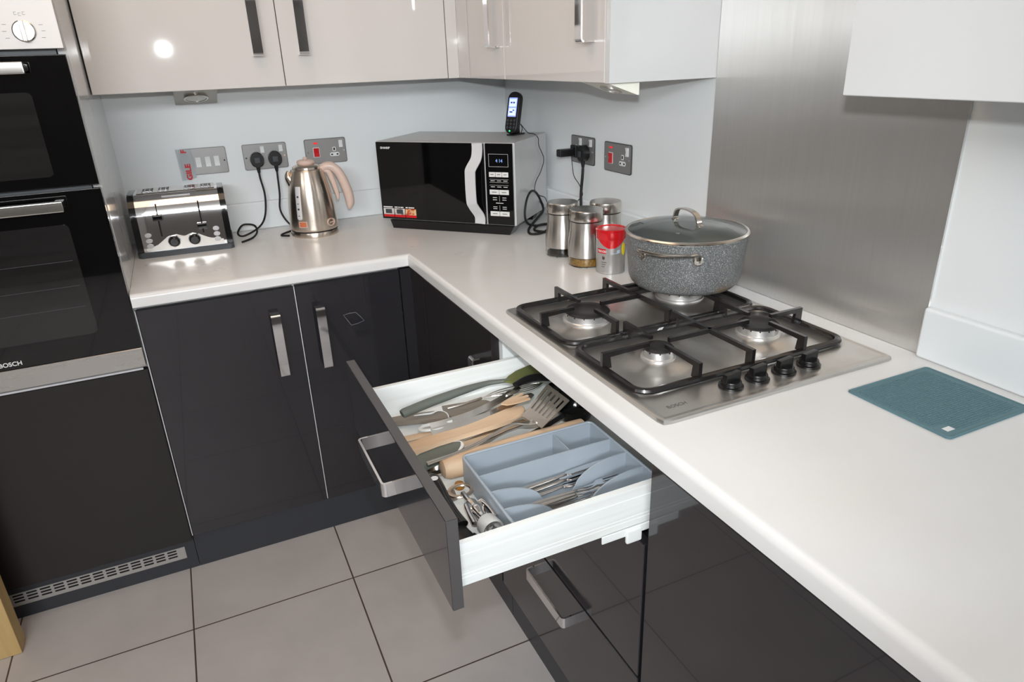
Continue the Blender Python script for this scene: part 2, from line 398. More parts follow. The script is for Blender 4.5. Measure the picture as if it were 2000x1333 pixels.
# ------------------------------------------------------------------ worktop, L shaped with a rolled front edge
D = 0.634; ZT = 0.91; ZB = 0.872; XP = -1.388
def worktop():
    mb = MB(); r = 0.014
    prof = [(0, ZB + 0.003), (0, ZT - r)]
    for i in range(1, 7):
        a = PI / 2 * i / 6; prof.append((r * (1 - math.cos(a)), ZT - r + r * math.sin(a)))
    # front profile offset d (inwards from the edge)
    def line(d, z): return [(XP, -D + d, z), (-D + d, -D + d, z), (-D + d, -3.2, z)]
    rows = [line(0.004, ZB)] + [line(d, z) for d, z in prof] + [[(XP, -0.0, ZT), (0, 0, ZT), (0, -3.2, ZT)]]
    V = [[mb.bm.verts.new(p) for p in row] for row in rows]
    for A, B in zip(V[:-1], V[1:]):
        for i in range(2): mb.bm.faces.new((A[i], A[i + 1], B[i + 1], B[i]))
    bt = [mb.bm.verts.new(p) for p in [(XP, 0, ZB), (0, 0, ZB), (0, -3.2, ZB)]]
    for i in range(2): mb.bm.faces.new((V[0][i], bt[i], bt[i + 1], V[0][i + 1]))
    mb.bm.faces.new([row[0] for row in V] + [bt[0]]); mb.bm.faces.new([row[2] for row in V] + [bt[2]])
    mb.bm.faces.new((V[-1][0], V[-1][1], bt[1], bt[0])); mb.bm.faces.new((V[-1][1], V[-1][2], bt[2], bt[1]))
    return tag(mb.build('worktop', M['worktop']), 'white laminate L-shaped worktop with a rolled front edge', 'worktop')
worktop()
def upstand(x0, x1, y0, y1, label):
    tag(MB().box(x0, x1, y0, y1, ZT, 1.008, 0.006, 3).build('upstand', M['upstand']), label, 'upstand')
upstand(XP, 0.0, -0.02, -0.0005, 'low white upstand along the worktop behind the toaster and kettle')
upstand(-0.02, -0.0005, -1.224, -0.021, 'low white upstand on the right wall behind the storage jars')
upstand(-0.02, -0.0005, -3.2, -1.852, 'low white upstand beside the steel splashback, behind the teal mat')
tag(MB().box(-0.005, -0.0005, -1.85, -1.226, ZT + 0.001, 2.2).build('splashback', M['splash']), 'brushed stainless steel splashback on the wall behind the hob', 'splashback')

# ------------------------------------------------------------------ handles
def loop_handle(mb, a, b, out, wdir, wid=0.024, t=0.004, stand=0.034):
    """flat band bent into a D: a and b are the feet on the door, out the direction away from it, wdir across the band"""
    a = Vector(a); b = Vector(b); out = Vector(out); ax = (b - a).normalized(); r = 0.006
    pts = [a]
    for i in range(5):
        t_ = PI / 2 * i / 4; pts.append(a + out * (stand - r + r * math.sin(t_)) + ax * (r - r * math.cos(t_)))
    for i in range(5):
        t_ = PI / 2 * i / 4; pts.append(b + out * (stand - r + r * math.cos(t_)) - ax * (r - r * math.sin(t_)))
    pts.append(b)
    mb.band(pts, wid, t, up=wdir)

# ------------------------------------------------------------------ base cabinets, back run
YD = -0.624
def base_back(x0, x1, hx, label, strip_left):
    t = thing('base_cabinet', label, 'cabinet', ((x0 + x1) / 2, -0.3, 0))
    MB().box(x0, x1, -0.603, -0.005, 0.13, ZB - 0.001).build('carcass', M['white_plastic'], t)
    MB().box(x0, x1, -0.600, -0.585, 0.0, 0.126).build('plinth', M['plinth'], t)
    d = MB().box(x0 + 0.004, x1 - 0.001, YD, -0.604, 0.13, 0.863, 0.0012, 1).build('door', M['grey_door'], t)
    mb = MB(); loop_handle(mb, (hx, YD, 0.795), (hx, YD, 0.606), (0, -1, 0), (1, 0, 0), 0.026)
    tag(mb.build('handle', M['chrome'], d), 'flat chrome bar handle')
    MB().box(x0 + 0.0004, x0 + 0.0028, YD + 0.0005, -0.6035, 0.132, 0.862).build('edge_strip', M['strip'], t)
    return t
base_back(-1.388, -0.977, -1.041, 'charcoal gloss base cabinet next to the tall oven housing', True)
t = base_back(-0.977, -0.662, -0.915, 'narrower charcoal gloss base cabinet beside the inner corner with scuffed door', True)
# scuff on the second door
mb = MB()
sc = [(-0.846, .750), (-0.826, .753), (-0.808, .752), (-0.797, .738), (-0.786, .722), (-0.806, .716), (-0.826, .714), (-0.835, .731)]
mb.tube([(x, YD - 0.0002, z) for x, z in sc], 0.0009, 5, closed=True, flat=0.3)
pass
tag(mb.build('scuff_mark', M['scuff'], t), 'pale square scuff mark')
# right run
XD = -0.624
t = thing('corner_filler', 'charcoal filler strips meeting in the inner corner under the worktop', 'filler panel', (-0.63, -0.63, 0))
MB().box(-0.660, -0.626, -0.624, -0.604, 0.13, 0.865).build('filler_panel', M['grey_door'], t)
MB().box(-0.626, -0.604, -0.735, -0.603, 0.13, 0.865).build('filler_panel', M['grey_matt'], t)
MB().box(-0.66, -0.585, -0.600, -0.585, 0, 0.126).build('plinth', M['plinth'], t)
t = thing('base_cabinet', 'charcoal base cabinet in the right run, between the corner and the open drawer', 'cabinet', (-0.3, -0.98, 0))
MB().box(-0.603, -0.03, -1.240, -0.66, 0.13, ZB - 0.001).build('carcass', M['white_plastic'], t)
MB().box(-0.598, -0.585, -1.240, -0.601, 0, 0.126).build('plinth', M['plinth'], t)
d = MB().box(XD, -0.604, -1.238, -0.739, 0.13, 0.863, 0.0012, 1).build('door', M['grey_matt'], t)
mb = MB(); loop_handle(mb, (XD, -1.185, 0.785), (XD, -1.185, 0.59), (-1, 0, 0), (0, 1, 0), 0.026)
mb.build('handle', M['chrome'], d)

# drawer unit: the open top drawer
t = thing('drawer_cabinet', 'charcoal drawer unit below the hob with its top drawer pulled open', 'cabinet', (-0.3, -1.55, 0))
UY0, UY1 = -1.860, -1.243
mb = MB()
mb.box(-0.604, -0.03, UY1 - 0.014, UY1, 0.13, ZB - 0.001).box(-0.604, -0.03, UY0, UY0 + 0.014, 0.13, ZB - 0.001)
mb.box(-0.604, -0.03, UY0 + 0.0142, UY1 - 0.0142, 0.13, 0.148).box(-0.04, -0.03, UY0 + 0.0142, UY1 - 0.0142, 0.149, ZB - 0.001)
mb.build('carcass', M['white_plastic'], t)
MB().box(-0.598, -0.585, UY0, UY1, 0, 0.126).build('plinth', M['plinth'], t)
for z0, z1, nm in ((0.403, 0.700, 0), (0.132, 0.398, 1)):
    d = MB().box(XD, -0.605, UY0 + 0.003, UY1 - 0.003, z0, z1, 0.0012, 1).build('drawer', M['grey_door'], t)
    zz = z1 - 0.048 if nm == 0 else 0.354
    mb = MB(); loop_handle(mb, (XD, -1.470, zz), (XD, -1.641, zz), (-1, 0, 0), (0, 0, 1), 0.026, 0.004, 0.036); mb.build('handle', M['chrome'], d)
FX0, FX1 = -0.961, -0.943
mb = MB()   # drawer box with ribbed metal sides
ribs = [(0.731, 0), (0.7425, 0), (0.7430, .0006), (0.7455, .0006), (0.7460, 0), (0.7490, 0), (0.7495, .0006), (0.752, .0006), (0.7525, 0), (0.7845, 0), (0.785, .0006), (0.7875, .0006), (0.788, 0), (0.791, 0), (0.7915, .0008), (0.799, .0008), (0.7995, 0.0016), (0.8085, .0016)]
def side(y_out, sgn):
    # sgn: direction out of the drawer
    P = [(y_out + sgn * -0.0015 + sgn * d, z) for z, d in ribs] + [(y_out - sgn * 0.010, 0.8085), (y_out - sgn * 0.012, 0.804), (y_out - sgn * 0.012, 0.731)]
    mb.prism(P if sgn > 0 else P[::-1], FX1, -0.46, 'x')
side(-1.842, -1); side(-1.275, 1)
mb.box(FX1, -0.46, -1.8305, -1.2865, 0.731, 0.742).box(-0.475, -0.46, -1.829, -1.288, 0.7425, 0.80)
dr = mb.build('drawer', M['drawer_white'], t)
MB().box(FX0, FX1 - 0.0002, -1.855, -1.238, 0.705, 0.865, 0.0012, 1).build('drawer_front', M['grey_door'], dr)
MB().box(FX0 + 0.0004, FX1 - 0.0006, -1.8545, -1.2385, 0.8651, 0.8656).box(FX0 + 0.0004, FX1 - 0.0006, -1.8556, -1.8551, 0.7055, 0.8650).build('edge_band', M['grey_edge'], dr)
mb = MB(); loop_handle(mb, (FX0, -1.470, 0.793), (FX0, -1.636, 0.793), (-1, 0, 0), (0, 0, 1), 0.026, 0.004, 0.036)
mb.build('handle', M['chrome'], dr)
mb = MB().box(-0.70, -0.60, -1.8475, -1.8445, 0.722, 0.736, 0.001).box(-0.655, -0.625, -1.852, -1.8445, 0.708, 0.734, 0.003)
mb.build('runner', M['white_plastic'], dr)
# next units towards the photographer
for y0, y1, lab in ((-2.46, -1.864, 'plain charcoal gloss panel door nearest the open drawer, under the teal mat end'), (-3.06, -2.464, 'plain charcoal gloss unit at the near end of the worktop')):
    t = thing('base_cabinet', lab, 'cabinet', (-0.3, (y0 + y1) / 2, 0))
    MB().box(-0.603, -0.03, y0, y1, 0.13, ZB - 0.001).build('carcass', M['white_plastic'], t)
    MB().box(-0.598, -0.585, y0, y1, 0, 0.126).build('plinth', M['plinth'], t)
    MB().box(XD, -0.604, y0 + 0.002, y1 - 0.002, 0.13, 0.863, 0.0012, 1).build('door', M['grey_door'], t)

# ------------------------------------------------------------------ tall oven housing
t = thing('tall_oven_housing', 'tall charcoal and white housing unit around the built-in oven', 'cabinet', (-1.7, -0.3, 0))
MB().box(-1.408, XP - 0.0005, -0.600, -0.001, 0.128, 2.2).build('side_panel', M['gloss_panel'], t)
mb = MB().box(-2.02, -1.409, -0.60, -0.02, 0.70, 0.704).box(-2.04, -2.02, -0.60, -0.02, 0.127, 2.2).box(-2.0, -1.409, -0.05, -0.02, 0.127, 2.2).box(-2.02, -1.409, -0.60, -0.02, 0.127, 0.14)
mb.build('carcass', M['white_plastic'], t)
MB().box(-2.0, -1.3900, YD - 0.004, -0.604, 0.118, 0.696, 0.0012, 1).build('lower_door', M['grey_matt'], t)
MB().box(-2.0, -1.400, -0.630, -0.604, 0.6985, 0.7035).build('edge_strip', M['strip'], t)
MB().box(-2.4, -1.3895, -0.600, -0.586, 0.0, 0.1165).build('plinth', M['plinth'], t)
# ventilation grille with punched slots
gx0, gx1, gz0, gz1 = -2.0, -1.418, 0.044, 0.086
gr = MB().box(gx0, gx1, -0.603, -0.6005, gz0, gz1, 0.0004, 1).build('vent_grille', M['grille'], t)
mb = MB(); x = gx1 - 0.024
while x > gx0 + 0.03:
    for k in range(3):
        z = gz0 + 0.0125 + k * 0.0102
        mb.prism(rrect(x - 0.0265, x, z, z + 0.0052, 0.0022, 3), -0.60335, -0.60302, 'y')
    x -= 0.0335
mb.build('vent_slots', M['void'], gr)
MB().box(-2.0, -1.3900, YD - 0.004, -0.604, 1.626, 2.2, 0.0012, 1).build('upper_door', M['gloss_white'], t)
MB().box(-2.035, -2.004, -0.612, -0.601, 0.118, 2.2).build('edge_panel', M['grey_matt'], t)
t = thing('built_in_double_oven', 'black glass built-in double oven with steel control panel and handles', 'oven', (-1.69, -0.6, 0.706))
OX0, OX1 = -1.985, -1.3900; OY = -0.634
MB().box(OX0 + 0.02, OX1 - 0.02, OY + 0.023, -0.06, 0.71, 1.62).build('oven_body', M['darkgrey'], t)
p = MB().box(OX0, OX1, OY, OY + 0.022, 1.505, 1.62, 0.001, 1).build('control_panel', M['panelsteel'], t)
k = MB()
mY = Matrix.Translation((-1.458, OY - 0.0005, 1.542)) @ Matrix.Rotation(PI / 2, 4, 'X')
k.lathe([(0.0225, 0), (0.0225, 0.003), (0.020, 0.005), (0.0, 0.005)], n=36, m=mY)
k.box(-0.0045, 0.0045, -0.0215, 0.0215, 0.005, 0.019, 0.0015, 2, m=mY)
tag(k.build('knob', M['nickel'], p), 'round steel dial with a raised grip bar')
mk = MB()   # printed ticks and symbols round the dial
for a in (20, 0, -22, 158, 180, 202):
    c, s_ = math.cos(math.radians(a)), math.sin(math.radians(a))
    X = -1.458 + 0.037 * c; Z = 1.542 + 0.037 * s_
    mk.box(X - 0.004, X + 0.004, OY - 0.0004, OY - 0.0001, Z - 0.0004, Z + 0.0004)
for dx, dz in ((-0.008, 0.036), (0.0, 0.034), (0.008, 0.036)):
    mk.box(-1.458 + dx - 0.0025, -1.458 + dx + 0.0025, OY - 0.0004, OY - 0.0001, 1.542 + dz - 0.003, 1.542 + dz - 0.0024)
    mk.box(-1.458 + dx - 0.0025, -1.458 + dx + 0.0025, OY - 0.0004, OY - 0.0001, 1.542 + dz + 0.0024, 1.542 + dz + 0.003)
    mk.box(-1.458 + dx - 0.0025, -1.458 + dx - 0.002, OY - 0.0004, OY - 0.0001, 1.542 + dz - 0.003, 1.542 + dz + 0.003)
mk.build('dial_markings', M['greyink'], p)
def oven_door(z0, z1, hz, wz0, wz1, nm):
    d = MB().box(OX0, OX1, OY, OY + 0.022, z0, z1, 0.0015, 2).build(nm, M['blackgloss'], t)
    MB().prism(rrect(OX0 + 0.09, OX1 - 0.088, wz0, wz1, 0.012), OY - 0.0006, OY - 0.0001, 'y').build('window', M['ovenwin'], d)
    h = MB().box(OX0 + 0.085, OX1 - 0.082, -0.679, -0.668, hz - 0.013, hz + 0.013, 0.003, 2)
    h.box(OX1 - 0.104, OX1 - 0.084, -0.670, OY, hz - 0.008, hz + 0.008, 0.002).box(OX0 + 0.09, OX0 + 0.11, -0.670, OY, hz - 0.008, hz + 0.008, 0.002)
    tag(h.build('handle', M['nickel'], d), 'flat steel bar handle')
    return d
oven_door(1.199, 1.493, 1.467, 1.225, 1.415, 'top_oven_door')
d = oven_door(0.764, 1.190, 1.160, 0.825, 1.110, 'main_oven_door')
text('BOSCH', 0.0155, M['whiteink'], d, (-1.7105, OY - 0.0008, 0.7735), (1, 0, 0), (0, 0, 1), 'brand_lettering', bold=0.0003)
MB().box(OX0, OX1 - 0.0003, OY, OY + 0.022, 0.708, 0.7625, 0.001, 1).build('bottom_trim', M['steel'], t)
# faint shelf runners inside the main window
mk = MB()
for z in (0.90, 0.955, 1.02): mk.box(OX0 + 0.10, OX1 - 0.10, OY - 0.0009, OY - 0.0007, z, z + 0.0012)
tag(mk.build('oven_shelf_edge', M['darkgrey'], d), 'faint shelf lines behind dark glass')

# ------------------------------------------------------------------ wall cabinets
ZC = 1.393; YC = -0.305; CT = 2.12
def wall_back(x0, x1, hx, label):
    t = thing('wall_cabinet', label, 'cabinet', ((x0 + x1) / 2, -0.15, ZC))
    MB().box(x0, x1, YC + 0.021, -0.001, ZC, CT).build('carcass', M['gloss_panel'], t)
    d = MB().box(x0 + 0.0015, x1 - 0.0015, YC, YC + 0.020, ZC, CT, 0.001, 1).build('door', M['gloss_white'], t)
    mb = MB(); loop_handle(mb, (hx, YC, 1.481), (hx, YC, 1.67), (0, -1, 0), (1, 0, 0), 0.028, 0.004, 0.034)
    mb.build('handle', M['chrome'], d)
wall_back(-1.386, -0.868, -0.937, 'cream gloss wall cabinet beside the tall oven housing')
wall_back(-0.868, -0.344, -0.806, 'cream gloss wall cabinet over the kettle, left of the inner corner')
t = thing('corner_filler', 'cream gloss filler strips in the inner corner of the wall cabinets', 'filler panel', (-0.31, -0.31, ZC))
MB().box(-0.343, -0.3055, YC, YC + 0.02, ZC, CT).build('filler_panel', M['gloss_white'], t)
MB().box(-0.305, -0.286, -0.395, YC + 0.02, ZC, CT).build('filler_panel', M['gloss_white'], t)
def wall_right(y0, y1, hy, label, cy1=None):
    t = thing('wall_cabinet', label, 'cabinet', (-0.15, (y0 + y1) / 2, ZC))
    MB().box(YC + 0.021, -0.001, y0, cy1 or y1, ZC, CT).build('carcass', M['gloss_panel'], t)
    d = MB().box(YC, YC + 0.020, y0 + 0.0015, y1 - 0.0015, ZC, CT, 0.001, 1).build('door', M['gloss_white'], t)
    mb = MB(); loop_handle(mb, (YC, hy, 1.481), (YC, hy, 1.67), (-1, 0, 0), (0, 1, 0), 0.028, 0.004, 0.034)
    mb.build('handle', M['chrome'], d)
    return t
wall_right(-0.670, -0.397, -0.628, 'narrow cream gloss wall cabinet on the right wall nearest the corner', -0.31)
t = wall_right(-1.205, -0.672, -1.147, 'wider cream gloss wall cabinet on the right wall with white end panel')
MB().box(YC, -0.001, -1.2245, -1.2065, ZC - 0.0005, CT).build('end_panel', M['gloss_panel'], t)
t = thing('wall_cabinet', 'white wall cabinet right of the steel splashback, over the teal mat', 'cabinet', (-0.15, -2.2, 1.388))
MB().box(YC + 0.021, -0.0055, -2.9, -1.85, 1.388, CT).build('carcass', M['gloss_panel'], t)
MB().box(YC, YC + 0.020, -2.9, -1.85, 1.388, CT, 0.001, 1).build('door', M['gloss_panel'], t)
def wedge_lamp(loc, rz, label, l=0.140, th=0.048, hw=0.063, r=0.036):
    t = thing('under_cabinet_light', label, 'light', loc, rz, 'triangular lights under the wall cabinets')
    # triangular section hanging below the cabinet, sloping lamp face towards the worktop, local front is -y
    MB().prism([(-l, 0.0), (0.0, 0.0), (0.0, -th), (-0.004, -th)], -hw, hw, 'x').build('housing', M['lampmetal'] if rz == 0 else M['lampwhite'], t, False)
    mm = Matrix.Translation((0, -l * 0.47, -th * 0.573)) @ Matrix.Rotation(-math.atan2(th, l - 0.004), 4, 'X') @ Matrix.Scale(r / 0.036, 4)
    b = MB().lathe([(0.036, 0.002), (0.036, -0.003), (0.031, -0.004), (0.031, 0.002)], n=32, m=mm, cap=False)
    b.build('bezel', M['nickel'], t, False)
    MB().lathe([(0.030, 0.0), (0.030, -0.0025), (0.0, -0.003)], n=32, m=mm).build('lamp_lens', M['lens'], t, False)
wedge_lamp((-1.119, -0.030, ZC - 0.0005), 0, 'flat triangular metal light under the cabinet left of the switches')
wedge_lamp((-0.212, -1.152, ZC - 0.0005), -PI / 2, 'cream wedge-shaped light under the cabinet end by the splashback', 0.088, 0.029, 0.055, 0.027)

# ------------------------------------------------------------------ hob
HX0, HX1, HY0, HY1 = -0.590, -0.066, -1.845, -1.244; HZ = 0.917
t = thing('gas_hob', 'stainless steel four-burner gas hob with black pan supports', 'hob', (-0.33, -1.545, ZT))
BURN = [(-0.462, -1.400, 0.047), (-0.450, -1.640, 0.027), (-0.204, -1.640, 0.038), (-0.196, -1.377, 0.050)]
def hob_plate():
    mb = MB(); bm = mb.bm
    NX, NY = 88, 100; V = []
    def hz(x, y):
        z = HZ
        # rolled rim
        e = min(x - HX0, HX1 - x, y - HY0, HY1 - y)
        # recessed wells under each support
        for (a, b, c, d) in ((-0.572, -0.095, -1.520, -1.262), (-0.572, -0.095, -1.762, -1.528)):
            k = min(x - a, b - x, y - c, d - y)
            if k > 0: z -= 0.004 * min(1, k / 0.012)
        for bx, by, r in BURN:
            q = math.hypot(x - bx, y - by); R = r + 0.052
            if q < R: z += 0.0085 * (0.5 + 0.5 * math.cos(PI * min(1, max(0, (q - r) / 0.052))))
        return z
    for j in range(NY + 1):
        row = []
        for i in range(NX + 1):
            x = HX0 + 0.010 + (HX1 - HX0 - 0.02) * i / NX; y = HY0 + 0.010 + (HY1 - HY0 - 0.02) * j / NY
            row.append(bm.verts.new((x, y, hz(x, y))))
        V.append(row)
    for j in range(NY):
        for i in range(NX): bm.faces.new((V[j][i], V[j][i + 1], V[j + 1][i + 1], V[j + 1][i]))
    ring = V[0] + [V[j][NX] for j in range(1, NY + 1)] + V[NY][::-1][1:] + [V[j][0] for j in range(NY - 1, 0, -1)]
    prev = ring
    cx, cy = (HX0 + HX1) / 2, (HY0 + HY1) / 2
    for off, z in ((0.003, HZ + 0.0008), (0.007, HZ + 0.0004), (0.0095, HZ - 0.002), (0.0105, ZT + 0.0005)):
        cur = []
        for v in ring:
            x, y = v.co.x, v.co.y
            # rounded corners: clamp to a rounded rectangle grown by off
            dx = 0 if HX0 + .0101 < x < HX1 - .0101 else (1 if x > cx else -1); dy = 0 if HY0 + .0101 < y < HY1 - .0101 else (1 if y > cy else -1)
            n = math.hypot(dx, dy) or 1
            cur.append(bm.verts.new((x + off * dx / n, y + off * dy / n, z)))
        m_ = len(ring)
        for i in range(m_): bm.faces.new((prev[i], prev[(i + 1) % m_], cur[(i + 1) % m_], cur[i]))
        prev = cur
    return mb.build('hob_plate', M['hobsteel'], t)
plate = hob_plate()
text('BOSCH', 0.012, M['greyink'], plate, (-0.555, -1.812, HZ + 0.0004), (1, 0, 0), (0, 1, 0), 'brand_lettering', depth=0.0002)
for i, (bx, by, r) in enumerate(BURN):
    z = HZ + 0.004
    b = MB().lathe([(r + 0.006, -0.001), (r + 0.006, 0.003), (r + 0.002, 0.004), (r + 0.0015, 0.006), (r + 0.001, 0.0165), (r - 0.002, 0.0175), (0.0, 0.0175)], (bx, by, z), 48).build('burner', M['alu'], t)
    c = MB(); c.lathe([(r + 0.001, 0.0178), (r + 0.0025, 0.0195), (r - 0.001, 0.0228), (r * 0.62, 0.0235), (r * 0.55, 0.0225), (0, 0.0225)], (bx, by, z), 48)
    c.build('burner_cap', M['capblack'], b)
    nt_ = MB()
    nn = 14 if r > 0.03 else 9
    for k_ in range(nn):
        a = 2 * PI * k_ / nn
        nt_.box(-0.0006, 0.0006, -0.0012, 0.0012, 0, 0.0025, m=Matrix.Translation((bx + (r + 0.0015) * math.cos(a), by + (r + 0.0015) * math.sin(a), z + 0.0145)) @ Matrix.Rotation(a, 4, 'Z'))
    nt_.build('flame_ports', M['void'], b)
    MB().lathe([(0.0016, -0.002), (0.0016, 0.009), (0.0, 0.010)], (bx + r + 0.010, by + 0.012, z), 10).build('igniter', M['whiteink'], b)
def pan_support(y0, y1, burners):
    g = MB(); zb = HZ + 0.0065; zt = 0.955; x0, x1 = -0.572, -0.094
    loop = rrect(x0, x1, y0, y1, 0.03, 6)
    # raised rod frame
    g.tube([(a, b, zb) for a, b in loop], 0.0076, 8, closed=True, flat=0.75)
    T = 0.0037
    def finger(px, py, qx, qy, post=True, zt=zt):
        d = Vector((qx - px, qy - py, 0)); L = d.length; d.normalize()
        mt = Matrix(((d.x, -d.y, 0, px), (d.y, d.x, 0, py), (0, 0, 1, 0), (0, 0, 0, 1)))
        # L shaped plate: post on the frame, arm on top sloping slightly
        g.prism([(-0.004, zb), (0.016, zb), (0.013, zt - 0.010), (L, zt - 0.007), (L, zt), (-0.004, zt)], -T, T, 'y', m=mt)
    xs = -0.330
    # central spine right across the frame
    g.prism([(y0 - 0.004, zb), (y0 + 0.013, zb), (y0 + 0.013, zt - 0.009), (y1 - 0.013, zt - 0.009), (y1 - 0.013, zb), (y1 + 0.004, zb), (y1 + 0.004, zt), (y0 - 0.004, zt)], xs - T, xs + T, 'x')
    for bx, by, r in burners:
        gap = r * 0.55 + 0.008
        finger(bx, y0, bx, by - gap); finger(bx, y1, bx, by + gap)
        if bx < xs: finger(x0, by, bx - gap, by); e = -1
        else: finger(x1, by, bx + gap, by); e = 1
        xa = xs; xb = bx - e * gap
        g.box(min(xa, xb), max(xa, xb), by - T, by + T, zt - 0.009, zt)
    return g.build('pan_support', M['enamel'], t)
pan_support(-1.515, -1.262, [BURN[0], BURN[3]])
pan_support(-1.757, -1.530, [BURN[1], BURN[2]])
for kx in (-0.412, -0.353, -0.291, -0.231):
    k = MB().lathe([(0.0215, 0), (0.0215, 0.003), (0.018, 0.004), (0.0175, 0.0105), (0.0165, 0.012), (0, 0.012)], (kx, -1.797, HZ + 0.0002), 32)
    k.box(-0.0185, 0.0185, -0.0055, 0.0055, 0.010, 0.0265, 0.002, 2, m=Matrix.Translation((kx, -1.797, HZ)) @ Matrix.Rotation(math.radians(8), 4, 'Z'))
    k.build('control_knob', M['knobblack'], t)

# ------------------------------------------------------------------ cooking pot
PX, PY, PZ = -0.190, -1.380, 0.9555
t = thing('casserole_pot', 'speckled grey casserole pot with a glass lid on the rear hob burner', 'pot', (PX, PY, PZ))
prof = [(0.0, 0.0), (0.104, 0.0), (0.114, 0.003), (0.122, 0.011), (0.1265, 0.022), (0.1305, 0.060), (0.134, 0.116), (0.1355, 0.118), (0.1345, 0.1205), (0.1325, 0.119), (0.1295, 0.06), (0.1235, 0.014), (0.11, 0.0035), (0, 0.003)]
MB().lathe(prof, n=96, cap=False).build('pot_body', M['speckle'], t, False)
MB().lathe([(0, 0.0045), (0.109, 0.0045), (0.1215, 0.0150), (0.1275, 0.06), (0.1310, 0.1180)], n=96, cap=False).build('inner_lining', M['lining'], t, False)
def pot_handle(ang):
    h = MB(); R = 0.133; pts = []
    zc = 0.106
    for a, rr, z in ((-27, R - 0.001, zc - 0.020), (-27, R + 0.006, zc - 0.014), (-25, R + 0.018, zc - 0.001), (-18, R + 0.036, zc + 0.003), (0, R + 0.044, zc + 0.003), (18, R + 0.036, zc + 0.003), (25, R + 0.018, zc - 0.001), (27, R + 0.006, zc - 0.014), (27, R - 0.001, zc - 0.020)):
        t_ = math.radians(ang + a); pts.append((rr * math.cos(t_), rr * math.sin(t_), z))
    h.tube(pts, 0.0052, 10, smooth=5, flat=0.75)
    for a in (-27, 27):
        t_ = math.radians(ang + a)
        mm = Matrix.Translation((R * math.cos(t_), R * math.sin(t_), zc - 0.018)) @ Matrix.Rotation(t_, 4, 'Z') @ Matrix.Rotation(PI / 2, 4, 'Y')
        h.lathe([(0.011, -0.003), (0.011, 0.0025), (0.009, 0.004), (0.0, 0.004)], n=20, m=mm)
        h.lathe([(0.0045, 0.004), (0.004, 0.007), (0, 0.008)], n=14, m=mm)
    h.build('handle', M['nickel'], t, False)
pot_handle(216); pot_handle(36)
lid = MB().lathe([(0.1335, 0.1215), (0.130, 0.1265), (0.10, 0.135), (0.06, 0.140), (0.0, 0.142), (0.0, 0.1385), (0.06, 0.1365), (0.10, 0.1315), (0.129, 0.1235)], n=80, cap=False).build('lid', M['lidglass'], t, False)
MB().lathe([(0.1305, 0.1208), (0.137, 0.1208), (0.1385, 0.124), (0.136, 0.1268), (0.1325, 0.1272), (0.1305, 0.125)], n=80, cap=False).lathe([(0.1305, 0.125), (0.1305, 0.1208)], n=80, cap=False).build('lid_rim', M['nickel'], lid, False)
h = MB(); ha = math.radians(-90); cx, sx_ = math.cos(ha), math.sin(ha)
pp = [(-0.041, 0.1395), (-0.042, 0.148), (-0.037, 0.162), (-0.022, 0.1685), (0.006, 0.1695), (0.030, 0.163), (0.040, 0.149), (0.041, 0.1395)]
pts, _ = catmull([Vector((a * cx, a * sx_, z)) for a, z in pp], 5)
h.band(pts, 0.013, 0.0035, up=(-sx_, cx, 0))
for a in (-0.043, 0.043): h.lathe([(0.0085, 0), (0.0085, 0.003), (0.005, 0.0055), (0, 0.006)], (a * cx, a * sx_, 0.1385), 20)
h.build('lid_handle', M['nickel'], lid, False)
MB().lathe([(0.0045, 0), (0.0045, 0.0016), (0.002, 0.0018), (0.002, 0.0005), (0.0, 0.0005)], (-0.070, -0.058, 0.1352), 20).build('steam_vent', M['nickel'], lid, False)

# ------------------------------------------------------------------ storage jars
def jar(x, y, fill, fh, label, h=0.155):
    t = thing('storage_jar', label, 'jar', (x, y, ZT), 0, 'steel-clad storage jars')
    # glass vessel at the bottom, flaring steel sleeve above it, steel lid
    R = 0.050
    MB().lathe([(0, 0.0), (R * 0.93, 0.0), (R * 0.985, 0.004), (R, 0.012), (R * 0.985, 0.034), (R * 0.95, 0.034), (R * 0.962, 0.012), (R * 0.93, 0.0035), (0, 0.0035)], n=48, cap=False).build('glass_base', M['glass'], t, False)
    MB().lathe([(0.0, 0.0042), (R * 0.91, 0.0042), (R * 0.935, 0.008), (R * 0.935, max(fh, 0.009)), (0, max(fh, 0.009) + 0.001)], n=40, cap=False).build('contents', fill, t, False)
    P = [(R + 0.0004, 0.027), (R + 0.0006, 0.045), (R * 0.975, 0.065), (R * 0.915, 0.085), (R * 0.875, 0.103), (R * 0.872, h - 0.0325)]
    pp, _ = catmull([Vector((a, b_, 0)) for a, b_ in P], 4)
    MB().lathe([(p.x, p.y) for p in pp] + [(p.x - 0.0015, p.y) for p in pp[::-1]], n=64, cap=False).build('steel_sleeve', M['steelv'], t, False)
    l = MB().lathe([(R * 0.88, h - 0.0298), (R * 0.905, h - 0.0290), (R * 0.915, h - 0.026), (R * 0.915, h - 0.006), (R * 0.90, h - 0.002), (R * 0.86, h), (0.0, h)], n=64, cap=True).build('lid', M['nickel'], t, False)
    MB().lathe([(R * 0.862, h - 0.0323), (R * 0.862, h - 0.0299)], n=48, cap=False).build('seal', M['black'], l, False)
jar(-0.231, -0.876, M['darkspice'], 0.0, 'left steel storage jar with almost empty glass bottom, next to the microwave')
jar(-0.226, -1.000, M['mustard'], 0.024, 'front middle steel storage jar with yellow grains in its glass base')
jar(-0.124, -0.937, M['mustard'], 0.020, 'rear steel storage jar standing by the wall behind the red-lidded tin')
